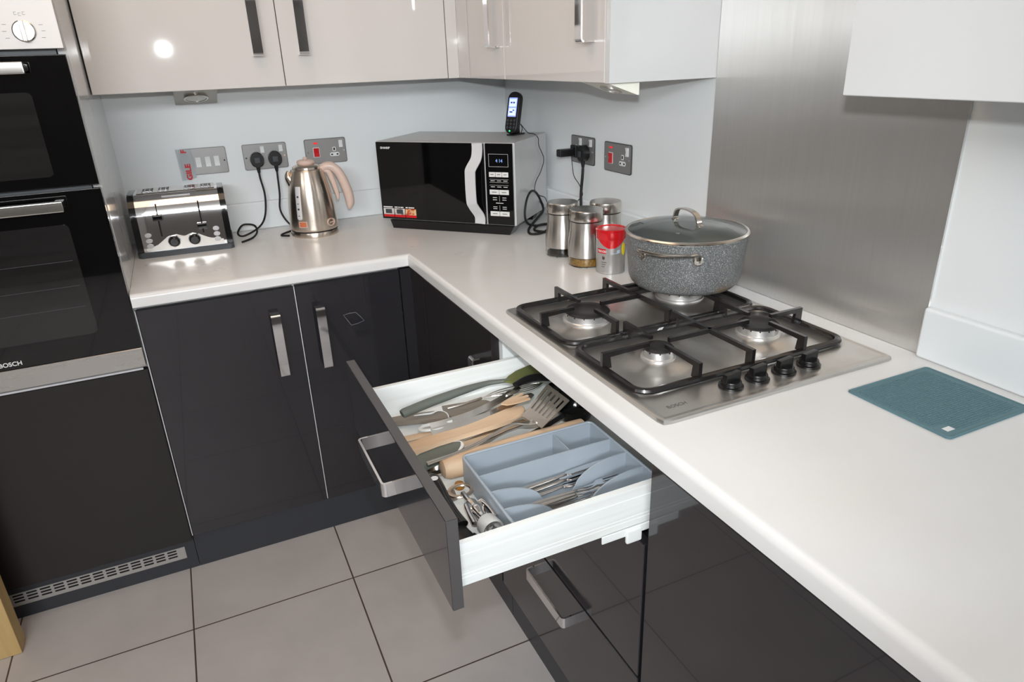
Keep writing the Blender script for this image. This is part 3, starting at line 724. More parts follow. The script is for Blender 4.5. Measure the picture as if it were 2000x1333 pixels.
# seasoning tin
t = thing('lidded_tin', 'silver cardboard tin with a red plastic lid beside the pot', 'tin', (-0.204, -1.091, ZT))
R = 0.0385
MB().lathe([(0, 0), (R - 0.001, 0), (R + 0.0008, 0.001), (R + 0.0008, 0.003), (R, 0.004), (R, 0.094), (0, 0.094)], n=48, cap=False).build('tin_body', M['tin'], t, False)
def wrap(mb, a0, a1, z0f, z1f, r, n=14, th=0.0004, c=(0, 0)):
    """curved label on a cylinder; z functions of 0..1"""
    rows = []
    for i in range(n + 1):
        u = i / n; a = math.radians(a0 + (a1 - a0) * u)
        ring = []
        for rr in (r, r + th):
            for z in (z0f(u), z1f(u)): ring.append(mb.bm.verts.new((c[0] + rr * math.cos(a), c[1] + rr * math.sin(a), z)))
        rows.append(ring)
    for A, B in zip(rows[:-1], rows[1:]):
        for p_, q_ in ((2, 3), (3, 1), (1, 0), (0, 2)): mb.bm.faces.new((A[p_], A[q_], B[q_], B[p_]))
    for A in (rows[0], rows[-1]): mb.bm.faces.new((A[0], A[1], A[3], A[2]))
l = MB().lathe([(R + 0.0005, 0.092), (R + 0.0012, 0.0945), (R + 0.0012, 0.113), (R + 0.0025, 0.114), (R + 0.0025, 0.117), (R + 0.0005, 0.1185), (R - 0.003, 0.1185), (R - 0.004, 0.1165), (0, 0.1165)], n=56)
l.build('lid', M['red'], t, False)
mb = MB(); wrap(mb, 180, 300, lambda u: 0.092 - 0.022 * math.sin(PI * u) ** 1.0, lambda u: 0.0935, R + 0.0001, 24)
tag(mb.build('red_label_panel', M['red'], t, False), 'red swoosh below the lid')
mb = MB(); wrap(mb, 178, 219, lambda u: 0.056, lambda u: 0.0685, R + 0.0001); lb = mb.build('shop_label', M['rednote'], t, False)
a = math.radians(219); nrm = (math.cos(a), math.sin(a), 0)
def on_tin(s_, size, m_, ang, z, nm):
    # letters set one by one round the tin
    wch = size * 0.66; n_ = len(s_)
    for i, ch in enumerate(s_):
        a_ = math.radians(ang) + (i - (n_ - 1) / 2) * wch / R
        nx, ny = math.cos(a_), math.sin(a_); xd = (-ny, nx, 0)
        o_ = text(ch, size, m_, t, ((R + 0.0007) * nx - xd[0] * size * .3, (R + 0.0007) * ny - xd[1] * size * .3, z), xd, (0, 0, 1), nm, 0.0001, world=False, bold=0.0002)
on_tin('TESCO', 0.0078, M['whiteink'], 199, 0.0592, 'label_letter')
mb = MB(); wrap(mb, 241, 268, lambda u: 0.0560, lambda u: 0.0575, R + 0.0001); wrap(mb, 262, 276, lambda u: 0.058, lambda u: 0.066, R + 0.0001); mb.build('blue_label_panel', M['blueink'], t, False)
mb = MB(); wrap(mb, 284, 308, lambda u: 0.066 - 0.017 * math.sqrt(max(0, 1 - (2 * u - 1) ** 2)), lambda u: 0.066 + 0.017 * math.sqrt(max(0, 1 - (2 * u - 1) ** 2)), R + 0.0001, 16); mb.build('yellow_roundel', M['yellow'], t, False)
mb = MB(); wrap(mb, 203, 214, lambda u: 0.040 + 0.002 * math.sin(9 * u), lambda u: 0.048 + 0.002 * math.sin(12 * u), R + 0.0001, 8)
for k in range(3): wrap(mb, 200, 222 - 4 * k, lambda u, k=k: 0.032 - 0.006 * k, lambda u, k=k: 0.0332 - 0.006 * k, R + 0.0001, 6)
mb.build('label_print', M['brownink'], t, False)

# ------------------------------------------------------------------ teal mat
t = thing('silicone_mat', 'teal silicone trivet mat with raised dots on the near worktop', 'mat', (-0.147, -1.987, ZT))
MB().prism(rrect(-0.100, 0.100, -0.091, 0.091, 0.006), 0.0003, 0.0024, 'z', bev=0.0006).build('mat_sheet', M['teal'], t, False)
mb = MB()
nx, ny = 40, 34
for j in range(ny):
    for i in range(nx):
        x = -0.088 + 0.176 * (i + (0.5 if j % 2 else 0)) / nx; y = -0.080 + 0.160 * (j + .5) / ny
        if x < -0.062 and y < -0.058: continue
        if i == nx - 1 and j % 2: continue
        mb.box(x - 0.0016, x + 0.0016, y - 0.0015, y + 0.0015, 0.0024, 0.0033)
tag(mb.build('raised_dots', M['teal'], t, False), kind='stuff')
tag(MB().box(-0.082, -0.066, -0.076, -0.066, 0.0025, 0.0029).build('logo_patch', M['whiteink'], t, False), 'small white logo patch')
mb = MB().tube([(x, y, 0.0027) for x, y in rrect(-0.098, 0.098, -0.089, 0.089, 0.006)], 0.0012, 6, closed=True); mb.build('raised_border', M['teal'], t, False)

# ------------------------------------------------------------------ wall plates (local: x right, z up, front -y)
def plate_base(label, loc, rz, cat='socket', name='wall_socket', w=0.1465, h=0.087):
    t = thing(name, label, cat, loc, rz)
    MB().prism(rrect(-w / 2, w / 2, -h / 2, h / 2, 0.006), -0.0045, -0.0004, 'y', bev=0.0006).build('plate_rim', M['plateedge'], t, False)
    MB().prism(rrect(-w / 2 + 0.0022, w / 2 - 0.0022, -h / 2 + 0.0022, h / 2 - 0.0022, 0.005), -0.0058, -0.0046, 'y', bev=0.0005).build('face_plate', M['plate'], t, False)
    for s_ in (-1, 1):
        MB().lathe([(0.0028, 0), (0.0026, 0.001), (0, 0.001)], n=16, m=Matrix.Translation((s_ * (w / 2 - 0.009), -0.0058, -0.002)) @ Matrix.Rotation(PI / 2, 4, 'X')).build('screw', M['chrome'], t, False)
    return t
def rocker(t, x, z, w=0.0125, h=0.025, m='switch', surround=None):
    if surround: MB().prism(rrect(x - w / 2 - 0.002, x + w / 2 + 0.002, z - h / 2 - 0.002, z + h / 2 + 0.002, 0.002), -0.0068, -0.0059, 'y').build('rocker_surround', M[surround], t, False)
    mb = MB(); mb.prism([(-0.0060, z - h / 2), (-0.0095, z - h / 2), (-0.0078, z), (-0.0105, z + h / 2), (-0.0060, z + h / 2)], x - w / 2, x + w / 2, 'x'); return mb.build('rocker_switch', M[m], t, False)
def outlet(t, x, z):
    p = MB().prism(rrect(x - 0.017, x + 0.017, z - 0.0085, z + 0.0050, 0.0055), -0.0066, -0.0059, 'y').prism(rrect(x - 0.006, x + 0.006, z + 0.009, z + 0.024, 0.003), -0.0066, -0.0059, 'y').build('outlet', M['switch'], t, False)
    MB().box(x - 0.0028, x + 0.0028, -0.0072, -0.0067, z + 0.012, z + 0.021).box(x - 0.013, x - 0.0065, -0.0072, -0.0067, z - 0.0045, z + 0.0005).box(x + 0.0065, x + 0.013, -0.0072, -0.0067, z - 0.0045, z + 0.0005).build('pin_holes', M['void'], p, False)
def cooker_plate(t):
    rocker(t, -0.034, -0.003, 0.019, 0.030, 'red', 'switch')
    MB().box(-0.042, -0.026, -0.0072, -0.0059, 0.026, 0.031, 0.0008).build('neon_indicator', M['neon'], t, False)
    outlet(t, 0.030, -0.012); rocker(t, 0.055, 0.022, 0.013, 0.025, 'switch')
# back wall
YW = -0.0002
t = plate_base('brushed metal triple grid switch with red-printed tape on its left end', (-1.130, YW, 1.160), 0, 'switch', 'wall_switch')
for x in (-0.018, 0.012, 0.040): rocker(t, x, -0.002, 0.016, 0.032, 'switch')
tp = thing('packing_tape', 'strip of clear tape with red letters stuck over the left end of the triple switch', 'tape', (-1.190, -0.0002, 1.155))
mb = MB()
for k in range(8):
    z0 = -0.052 + k * 0.0128; w0 = 0.024 + 0.002 * math.sin(k * 2.1)
mb.prism([(-0.019, -0.051), (0.026, -0.045), (0.027, 0.0), (0.024, 0.047), (-0.022, 0.050), (-0.020, 0.0)], -0.0140, -0.0135, 'y'); mb.build('tape_strip', M['tape'], tp, False)
text('GILE', 0.023, M['rednote'], tp, (0.014, -0.0143, -0.0515), (0, 0, 1), (-1, 0, 0), 'printed_letters', 0.0002, world=False, bold=0.0010, sx=1.15)
text('F', 0.023, M['rednote'], tp, (0.010, -0.0143, 0.036), (0, 0, 1), (-1, 0, 0), 'printed_letters', 0.0002, world=False, bold=0.0010, sx=1.0)
t = plate_base('brushed metal double socket with two black plugs pushed in', (-0.9305, YW, 1.159), 0)
rocker(t, -0.008, 0.024, 0.0125, 0.022); rocker(t, 0.054, 0.024, 0.0125, 0.022)
outlet(t, -0.034, -0.012); outlet(t, 0.028, -0.012)
t = plate_base('brushed metal cooker switch and socket with a red rocker above the kettle', (-0.721, YW, 1.160), 0)
cooker_plate(t)
# right wall
t = plate_base('brushed metal double socket on the right wall holding a plug and charger', (YW, -0.604, 1.163), -PI / 2)
rocker(t, -0.010, 0.026, 0.0125, 0.022); rocker(t, 0.054, 0.026, 0.0125, 0.022); outlet(t, 0.028, -0.010); outlet(t, -0.036, -0.010)
t = plate_base('brushed metal cooker switch with a red rocker on the right wall', (YW, -0.810, 1.160), -PI / 2)
cooker_plate(t)

def plug(loc, rz, label, cablepts, mname='black', r=0.0033):
    t = thing('power_plug', label, 'plug', loc, rz)
    mb = MB()
    P = [(-0.020, -0.012), (-0.022, 0.006), (-0.014, 0.022), (0.0, 0.027), (0.014, 0.022), (0.022, 0.006), (0.020, -0.012), (0.010, -0.022), (-0.010, -0.022)]
    pts, _ = catmull([Vector((a, b, 0)) for a, b in P], 4, True)
    mb.prism([(p.x, p.y) for p in pts], -0.032, -0.0075, 'y', bev=0.004, seg=3)
    b = mb.build('plug_body', M['black'], t, False)
    MB().box(-0.009, 0.009, -0.0345, -0.0322, -0.009, 0.009, 0.001).build('plug_grip', M['darkgrey'], b, False)
    MB().lathe([(0.0075, 0.0), (0.0065, -0.012), (0.0045, -0.026), (0, -0.026)], (0, -0.019, -0.018), 14).build('strain_relief', M['rubber'], t, False)
    return t
def cable(name, pts, r, parent, m='rubber', k=8, world=True):
    mb = MB().tube(pts, r, 8, smooth=k); return mb.build(name, M[m], parent, world)
t = plug((-0.962, 0, 1.150), 0, 'left black plug in the double socket, its cable running down to the toaster', None)
cable('cable', [(-0.962, -0.019, 1.112), (-0.962, -0.022, 1.09), (-0.957, -0.035, 1.03), (-0.970, -0.06, 0.965), (-1.000, -0.10, 0.935), (-1.055, -0.13, 0.918), (-1.072, -0.11, 0.925), (-1.050, -0.08, 0.945), (-1.015, -0.09, 0.942), (-1.010, -0.12, 0.925), (-1.030, -0.16, 0.915), (-1.068, -0.20, 0.9135)], 0.0033, t)
t = plug((-0.902, 0, 1.150), 0, 'right black plug in the double socket, its cable running down to the kettle', None)
cable('cable', [(-0.902, -0.019, 1.112), (-0.903, -0.022, 1.09), (-0.907, -0.035, 1.03), (-0.915, -0.05, 0.975), (-0.895, -0.075, 0.930), (-0.862, -0.090, 0.915), (-0.850, -0.100, 0.914), (-0.885, -0.115, 0.914), (-0.925, -0.150, 0.914), (-0.938, -0.175, 0.9135), (-0.915, -0.195, 0.9135)], 0.0033, t)
# right wall plug and charger (rotated things: local cable points)
t = plug((0, -0.632, 1.155), -PI / 2, 'black plug with a thick cable in the right wall socket, beside the charger', None)
cable('cable', [(0, -0.019, -0.045), (0.001, -0.021, -0.07), (-0.003, -0.024, -0.13), (0.0, -0.026, -0.20), (-0.004, -0.032, -0.2405)], 0.0048, t, world=False)
t = thing('phone_charger', 'chunky black charger sticking out of the right wall socket', 'charger', (0, -0.566, 1.154), -PI / 2)
MB().box(-0.014, 0.014, -0.075, -0.0075, -0.012, 0.012, 0.004, 3).build('charger_body', M['black'], t, False)
MB().box(-0.018, 0.018, -0.020, -0.0073, -0.0175, 0.022, 0.004, 3).build('pin_block', M['black'], t, False)
cable('cable', [(0.01, -0.03, -0.012), (0.012, -0.028, -0.04), (0.020, -0.026, -0.075), (0.052, -0.024, -0.10), (0.070, -0.022, -0.13), (0.046, -0.026, -0.155), (0.055, -0.028, -0.175), (0.064, -0.030, -0.205)], 0.0012, t, world=False)

# ------------------------------------------------------------------ toaster
t = thing('four_slice_toaster', 'chrome and black four-slice toaster standing beside the oven housing', 'toaster', (-1.378, -0.236, ZT), math.radians(-2.4))
W = 0.285; Dp = 0.20
def tprof(ins=0.0, z0=0.018):
    return [(0.0 + ins, z0), (0.002 + ins, 0.045), (0.010 + ins, 0.125), (0.022 + ins, 0.160), (0.042 + ins, 0.1815 - ins * .6), (0.062 + ins, 0.187 - ins * .6), (0.138 - ins, 0.187 - ins * .6), (0.158 - ins, 0.1815 - ins * .6), (0.178 - ins, 0.160), (0.190 - ins, 0.125), (0.198 - ins, 0.045), (0.20 - ins, z0)]
def smoothprof(P, k=5):
    pts, _ = catmull([Vector((a, b, 0)) for a, b in P], k); return [(p.x, p.y) for p in pts]
MB().prism(smoothprof(tprof(-0.0015)), 0.022, W - 0.022, 'x').build('chrome_casing', M['chrome'], t, False)
for x0, x1 in ((0.004, 0.0218), (W - 0.0218, W - 0.004)):
    MB().prism(smoothprof(tprof(-0.003)), x0, x1, 'x', bev=0.006, seg=3).build('end_cap', M['blackshiny'], t, False)
MB().prism(rrect(0.002, W - 0.002, -0.006, 0.206, 0.012), 0.0, 0.0175, 'z', bev=0.003).build('base', M['darkgrey'], t, False)
ts = MB().box(0.03, W - 0.03, 0.052, 0.148, 0.1888, 0.1902, 0.0004, 1).build('top_plate', M['nickel'], t, False)
for i, x in enumerate((0.060, 0.106, 0.182, 0.230)):
    MB().box(x - 0.015, x + 0.015, 0.060, 0.140, 0.1903, 0.1908).build('bread_slot', M['void'], ts, False)
    g = MB()
    for yy in (0.066, 0.085, 0.104, 0.123): g.box(x - 0.014, x + 0.014, yy, yy + 0.002, 0.1909, 0.1925)
    g.box(x - 0.008, x - 0.006, 0.061, 0.139, 0.1909, 0.1918).box(x + 0.006, x + 0.008, 0.061, 0.139, 0.1909, 0.1918).build('slot_guard', M['chrome'], ts, False)
MB().box(0.100, 0.182, 0.030, 0.040, 0.1765, 0.1800, 0.001).build('crumb_label', M['strip'], t, False)
def fy(z):   # front surface depth of the toaster at height z
    P = smoothprof(tprof(-0.0015)); best = min(P[:30], key=lambda q: abs(q[1] - z)); return best[0]
for x, zt, zb, zl in ((0.080, 0.160, 0.062, 0.122), (0.200, 0.158, 0.060, 0.085)):
    g = MB().tube([(x, fy(z) - 0.0005, z) for z in [zt + (zb - zt) * q_ / 14 for q_ in range(15)]], 0.0022, 6, flat=0.4); sl = g.build('lever_slot', M['void'], t, False)
    MB().box(x - 0.014, x + 0.014, fy(zl) - 0.022, fy(zl) - 0.001, zl - 0.010, zl + 0.008, 0.003, 2).build('lever', M['blackshiny'], t, False)
# brushed wave panel along the bottom
P = [(0.030, 0.020), (W - 0.030, 0.020), (W - 0.030, 0.034), (0.215, 0.042), (0.19, 0.055), (0.168, 0.064), (0.1425, 0.056), (0.12, 0.064), (0.095, 0.060), (0.065, 0.038), (0.048, 0.032), (0.030, 0.030)]
MB().prism(P, -0.0032, -0.0019, 'y', bev=0.0003, seg=1).build('wave_panel', M['nickel'], t, False)
for x in (0.112, 0.171):
    k = MB().lathe([(0.0165, 0), (0.0165, 0.003), (0.0135, 0.004), (0.0130, 0.016), (0.011, 0.018), (0, 0.018)], n=32, m=Matrix.Translation((x, -0.0032, 0.044)) @ Matrix.Rotation(PI / 2, 4, 'X')).build('browning_dial', M['blackshiny'], t, False)
    MB().lathe([(0.0185, 0), (0.0185, 0.002), (0.0168, 0.0025), (0.0168, 0)], n=32, m=Matrix.Translation((x, -0.0032, 0.044)) @ Matrix.Rotation(PI / 2, 4, 'X'), cap=False).build('dial_ring', M['chrome'], k, False)
for x in (0.042, 0.238):
    for z in (0.036, 0.052, 0.069):
        k = MB().lathe([(0.0095, 0), (0.0095, 0.004), (0.0075, 0.005), (0.0072, 0.003), (0, 0.0035)], n=24, m=Matrix.Translation((x, fy(z) - 0.0002, z)) @ Matrix.Rotation(PI / 2, 4, 'X') @ Matrix.Diagonal((1, .72, 1, 1))).build('button', M['strip'], t, False)

# ------------------------------------------------------------------ kettle
KX, KY = -0.826, -0.188
t = thing('electric_kettle', 'brushed steel jug kettle with a rose beige handle and lid', 'kettle', (KX, KY, ZT))
MB().lathe([(0, 0), (0.0785, 0), (0.080, 0.002), (0.080, 0.014), (0.0785, 0.0165), (0, 0.0165)], n=64).build('power_base', M['rosegold'], t, False)
MB().lathe([(0.0775, 0.0168), (0.0775, 0.0205)], n=64, cap=True).build('base_gap', M['black'], t, False)
kp = [(0.0, 0.0208), (0.0785, 0.0208), (0.0800, 0.024), (0.0800, 0.040), (0.0785, 0.070), (0.0750, 0.110), (0.0700, 0.145), (0.0635, 0.178), (0.0560, 0.205), (0.0525, 0.216), (0.050, 0.219), (0.047, 0.2195)]
pts, _ = catmull([Vector((a, b, 0)) for a, b in kp[2:]], 3)
MB().lathe([kp[0], kp[1]] + [(p.x, p.y) for p in pts], n=72).build('kettle_body', M['rosegold'], t, False)
l = MB().lathe([(0.0465, 0.2196), (0.0460, 0.226), (0.040, 0.2315), (0.030, 0.234), (0, 0.235)], n=48).build('lid', M['rosegold'], t, False)
MB().lathe([(0.026, 0.2335), (0.029, 0.238), (0.029, 0.243), (0.025, 0.2475), (0.012, 0.2495), (0, 0.2495)], n=36).lathe([(0.007, 0.2494), (0.008, 0.2535), (0.005, 0.257), (0, 0.2575)], n=18).build('lid_knob', M['rose'], l, False)
# handle to the right (towards +x, a little forward)
ha = math.radians(-12); ux, uy = math.cos(ha), math.sin(ha)
def hp(r, z): return (r * ux, r * uy, z)
h = MB(); h.tube([hp(0.046, 0.214), hp(0.060, 0.222), hp(0.080, 0.222), hp(0.100, 0.205), hp(0.115, 0.172), hp(0.126, 0.132), hp(0.129, 0.100), hp(0.124, 0.083), hp(0.118, 0.080)], [0.012, 0.014, 0.015, 0.015, 0.0155, 0.016, 0.015, 0.010, 0.004], 16, smooth=6)
h.build('handle', M['rose'], t, False)
h = MB(); h.tube([hp(0.057, 0.212), hp(0.070, 0.204), hp(0.080, 0.175), hp(0.088, 0.140), hp(0.090, 0.118), hp(0.088, 0.108)], [0.010, 0.010, 0.0095, 0.0085, 0.006, 0.002], 12, smooth=5)
h.build('handle_inner', M['rose'], t, False)
# spout towards -x
sa = math.radians(178)
s_ = MB(); 
s_.tube([(0.048 * math.cos(sa), 0, 0.170), (0.060 * math.cos(sa), 0, 0.195), (0.061 * math.cos(sa), 0, 0.207), (0.058 * math.cos(sa), 0, 0.215)], [0.020, 0.015, 0.010, 0.006], 16, smooth=4)
s_.build('spout', M['rosegold'], t, False)
# water window, badge and ring logo on the front (camera side)
def kr(z): 
    P = [(p.x, p.y) for p in pts]; return min(P, key=lambda q: abs(q[1] - z))[0]
g = MB(); a = math.radians(228)
gp = [((kr(z) + 0.0003) * math.cos(a), (kr(z) + 0.0003) * math.sin(a), z) for z in (0.066, 0.09, 0.12, 0.15, 0.170)]
g.tube(gp, 0.0095, 10, flat=0.25, up=(math.cos(a), math.sin(a), 0.2)); g.tube([gp[0], (gp[0][0], gp[0][1], gp[0][2] - 0.004)], [0.0095, 0.005], 10, flat=0.25, up=(math.cos(a), math.sin(a), 0.2))
wn = g.build('water_window', M['strip'], t, False)
g = MB()
for z in (0.076, 0.096, 0.116, 0.136, 0.156):
    rr = kr(z) + 0.0026; mm = Matrix.Translation((rr * math.cos(a), rr * math.sin(a), z)) @ Matrix.Rotation(a + PI / 2, 4, 'Z')
    g.box(-0.003, 0.003, -0.0004, 0.0004, -0.001, 0.001 + 0.004 * (z in (0.096, 0.136)), m=mm)
g.build('gauge_scale', M['darkgrey'], wn, False)
g = MB(); wrap(g, 224, 245, lambda u: 0.037, lambda u: 0.057, 0.0803, 8); bd = g.build('badge', M['rose'], t, False)
g = MB(); wrap(g, 226, 243, lambda u: 0.039, lambda u: 0.055, 0.0808, 8); bi = g.build('badge_panel', M['badge'], bd, False)
a2 = math.radians(305)
mm = Matrix.Translation((0.0805 * math.cos(a2), 0.0805 * math.sin(a2), 0.046)) @ Matrix.Rotation(a2, 4, 'Z') @ Matrix.Rotation(PI / 2, 4, 'Y') @ Matrix.Diagonal((0.85, 1.1, 1, 1))
g = MB(); g.lathe([(0.0155, -0.002), (0.0155, 0.002), (0.0125, 0.002), (0.0125, -0.002)], n=28, m=mm, cap=False); g.build('switch_ring', M['rose'], t, False)
g = MB(); g.box(-0.002, 0.002, -0.008, 0.008, 0.001, 0.004, 0.001, m=mm); g.build('switch_lever', M['rose'], t, False)

# ------------------------------------------------------------------ microwave
MY = math.radians(-46.69)
t = thing('microwave', 'silver microwave with black glass door standing across the corner', 'microwave', (-0.5946, -0.2337, ZT), MY)
MW, MD, MH, MZ = 0.504, 0.310, 0.2643, 0.030
MB().box(0.001, MW - 0.001, 0.0305, MD, MZ, MZ + MH, 0.004, 2).build('casing', M['mwside'], t, False)
MB().box(0.0, MW, 0.0, 0.030, MZ, MZ + MH, 0.004, 2).build('front_frame', M['mwside'], t, False)
mb = MB().prism([(0.030, MZ - 0.001), (MW - 0.008, MZ - 0.001), (MW - 0.024, 0.0), (0.040, 0.0)], -0.004, 0.055, 'y', bev=0.002)
mb.prism([(0.040, MZ - 0.001), (MW - 0.02, MZ - 0.001), (MW - 0.03, 0.0), (0.050, 0.0)], 0.23, 0.27, 'y'); mb.build('foot_plinth', M['blackshiny'], t, False)
d = MB().box(0.002, 0.3995, -0.005, -0.0003, MZ + 0.003, MZ + MH - 0.002, 0.002, 2).build('door', M['blackgloss'], t, False)
h = MB(); hpts = [(0.377, MZ + 0.004), (0.377, MZ + 0.030), (0.363, MZ + 0.062), (0.359, MZ + 0.085), (0.360, MZ + 0.165), (0.363, MZ + 0.185), (0.376, MZ + 0.214), (0.379, MZ + 0.240), (0.379, MZ + MH - 0.002)]
dep = [-0.007, -0.009, -0.022, -0.028, -0.030, -0.028, -0.014, -0.008, -0.007]
pp, _ = catmull([Vector((a, b_, c)) for (a, c), b_ in zip(hpts, dep)], 5)
h.band(pp, 0.036, 0.004, up=(1, 0, 0)); tag(h.build('handle', M['strip'], d, False), 'wavy silver door handle')
text('SHARP', 0.010, M['whiteink'], d, (0.020, -0.0056, MZ + 0.240), (1, 0, 0), (0, 0, 1), 'brand_lettering', world=False, bold=0.0002, sx=1.25)
for i, m_ in enumerate(('sticker', 'sticker', 'foodpic')):
    x = 0.009 + 0.0435 * i
    s_ = MB().box(x, x + 0.041, -0.0057, -0.0052, MZ + 0.0185, MZ + 0.040).build('photo_sticker', M[m_], d, False)
    MB().box(x, x + 0.041, -0.0059, -0.0053, MZ + 0.010, MZ + 0.0182).build('sticker_band', M['red'], s_, False)
    MB().box(x + 0.008, x + 0.033, -0.0061, -0.0058, MZ + 0.022, MZ + 0.037, 0.0001, 1).build('sticker_picture', (M['darkgrey'] if i < 2 else M['foodpic']), s_, False)
    cpt = MB(); xx = x + 0.001
    for w_ in ((0.036,), (0.012, 0.006, 0.012), (0.009, 0.022))[i]: cpt.box(xx, xx + w_, -0.0056, -0.0053, MZ + 0.0425, MZ + 0.0460); xx += w_ + 0.0025
    cpt.build('caption_print', M['whiteink'], s_, False)
cp = MB().box(0.404, MW - 0.006, -0.005, -0.0003, MZ + 0.003, MZ + MH - 0.002, 0.002, 2).build('control_panel', M['blackgloss'], t, False)
mb = MB()
for (a, b_, c, e) in ((0.416, 0.483, 0.190, 0.1908), (0.416, 0.483, 0.2292, 0.230), (0.416, 0.4168, 0.190, 0.230), (0.4822, 0.483, 0.190, 0.230)): mb.box(a, b_, -0.0056, -0.0051, MZ + c, MZ + e)
mb.build('display_frame', M['panelgrey'], cp, False)
text('4 14', 0.015, M['clock'], cp, (0.440, -0.0056, MZ + 0.204), (1, 0, 0), (0, 0, 1), 'clock_digits', world=False, sx=0.9)
for z0, z1, n_ in ((0.158, 0.1735, 3), (0.102, 0.1175, 2), (0.032, 0.0475, 2)):
    w_ = (0.067 - 0.001 * (n_ - 1)) / n_
    for i in range(n_):
        x = 0.4155 + i * (w_ + 0.001)
        b_ = MB().box(x, x + w_, -0.0062, -0.0051, MZ + z0, MZ + z1, 0.0004, 1).build('button', M['panelgrey'], cp, False)
        MB().box(x + w_ * .25, x + w_ * .75, -0.0065, -0.0063, MZ + (z0 + z1) / 2 - 0.001, MZ + (z0 + z1) / 2 + 0.0012).build('button_print', M['greyink'], b_, False)
mb = MB()
for z in (0.1505, 0.141, 0.132): mb.box(0.4165, 0.482, -0.0055, -0.0051, MZ + z - 0.0003, MZ + z + 0.0003)
for z in (0.146, 0.1265, 0.092, 0.085, 0.062, 0.056):
    for i in range(3 if z > 0.12 else 2):
        k = 3 if z > 0.12 else 2; x = 0.4165 + (i + 0.5) * 0.066 / k
        mb.box(x - 0.007, x + 0.007, -0.0055, -0.0051, MZ + z - 0.0009, MZ + z + 0.0009)
mb.box(0.436, 0.462, -0.0055, -0.0051, MZ + 0.0735, MZ + 0.0755)
mb.box(0.4488, 0.4494, -0.0055, -0.0051, MZ + 0.080, MZ + 0.097).box(0.4488, 0.4494, -0.0055, -0.0051, MZ + 0.051, MZ + 0.067)
mb.build('panel_print', M['panelgrey'], cp, False)
# mains lead coiled at the microwave's side
mb = MB().tube([(0.500, 0.235, 0.075), (0.515, 0.225, 0.055), (0.525, 0.200, 0.040), (0.530, 0.12, 0.030), (0.528, 0.05, 0.012), (0.545, 0.015, 0.0045), (0.575, 0.03, 0.0045), (0.580, 0.09, 0.0045), (0.555, 0.16, 0.0045), (0.530, 0.13, 0.0045), (0.545, 0.06, 0.0050), (0.60, 0.05, 0.0045)], 0.0042, 8, smooth=8)
mb.build('mains_lead', M['rubber'], t, False)
mb = MB().tube([(0.522, 0.21, 0.058), (0.517, 0.16, 0.110), (0.519, 0.100, 0.126), (0.521, 0.050, 0.105), (0.522, 0.030, 0.060), (0.524, 0.05, 0.030), (0.535, 0.10, 0.012), (0.56, 0.17, 0.0045)], 0.0038, 8, smooth=8)
mb.build('looped_lead', M['rubber'], t, False)

# energy monitor standing on the microwave
t = thing('handheld_monitor', 'black handheld monitor with a lit blue screen standing on the microwave', 'monitor', (-0.166, -0.405, ZT + MZ + MH + 0.0005), math.radians(-60))
tilt = Matrix.Translation((0, 0, 0.0045)) @ Matrix.Rotation(math.radians(-15), 4, 'X')
b = MB().prism([(p[0], p[1]) for p in rrect(-0.0245, 0.0245, 0.0, 0.137, 0.0225, 8)], -0.011, 0.011, 'y', bev=0.004, seg=3, m=tilt).build('handset', M['black'], t, False)
MB().prism(rrect(-0.0165, 0.0165, 0.055, 0.117, 0.002, 3), -0.0122, -0.0112, 'y', m=tilt).build('screen', M['lcd'], b, False)
mb = MB().box(-0.0145, 0.0145, -0.0126, -0.0123, 0.088, 0.113, m=tilt).box(-0.0145, 0.0145, -0.0126, -0.0123, 0.059, 0.083, m=tilt); mb.build('screen_panel', M['lcdw'], b, False)
mb = MB().box(-0.009, -0.002, -0.0129, -0.0127, 0.098, 0.1035, m=tilt).box(0.001, 0.008, -0.0129, -0.0127, 0.098, 0.1035, m=tilt).box(-0.010, 0.002, -0.0129, -0.0127, 0.068, 0.0725, m=tilt).box(0.002, 0.009, -0.0129, -0.0127, 0.074, 0.078, m=tilt); mb.build('screen_digits', M['lcdink'], b, False)
mb = MB()
for r_ in range(3):
    for c_ in range(3): mb.lathe([(0.0045, 0), (0.0042, 0.0012), (0, 0.0014)], n=12, m=tilt @ Matrix.Translation((-0.0135 + 0.0135 * c_, -0.0112, 0.043 - 0.0115 * r_)) @ Matrix.Rotation(PI / 2, 4, 'X'))
mb.build('keypad', M['darkgrey'], b, False)
MB().lathe([(0.0026, 0), (0.002, 0.0015), (0, 0.002)], n=12, m=tilt @ Matrix.Translation((-0.002, -0.0112, 0.0085)) @ Matrix.Rotation(PI / 2, 4, 'X')).build('green_light', M['green'], b, False)
MB().box(-0.016, 0.016, -0.008, 0.058, 0.0, 0.004, 0.0015).box(-0.010, 0.010, 0.030, 0.036, 0.004, 0.030, 0.001, m=None).build('stand', M['black'], t, False)
cable('charging_cable', [(-0.130, -0.405, 1.210), (-0.118, -0.390, 1.226), (-0.122, -0.385, 1.238), (-0.108, -0.385, 1.222), (-0.100, -0.400, 1.208), (-0.098, -0.440, 1.2075), (-0.092, -0.458, 1.195), (-0.088, -0.455, 1.169), (-0.054, -0.424, 1.12), (-0.078, -0.446, 1.082), (-0.114, -0.479, 1.055), (-0.124, -0.489, 1.028), (-0.091, -0.458, 1.002), (-0.045, -0.415, 0.980), (-0.050, -0.450, 0.940), (-0.080, -0.500, 0.9135)], 0.0013, t, 'rubber')

# ------------------------------------------------------------------ oak upright at the lower left
tag(MB().box(-2.25, -1.843, -0.757, -0.700, 0.0005, 0.72, 0.003, 2).build('oak_panel', M['oak']), 'pale oak upright panel standing on the tiles in front of the vent grille', 'wooden panel')

# ------------------------------------------------------------------ things in the drawer (floor of the drawer z = 0.7422)
ZF = 0.7424
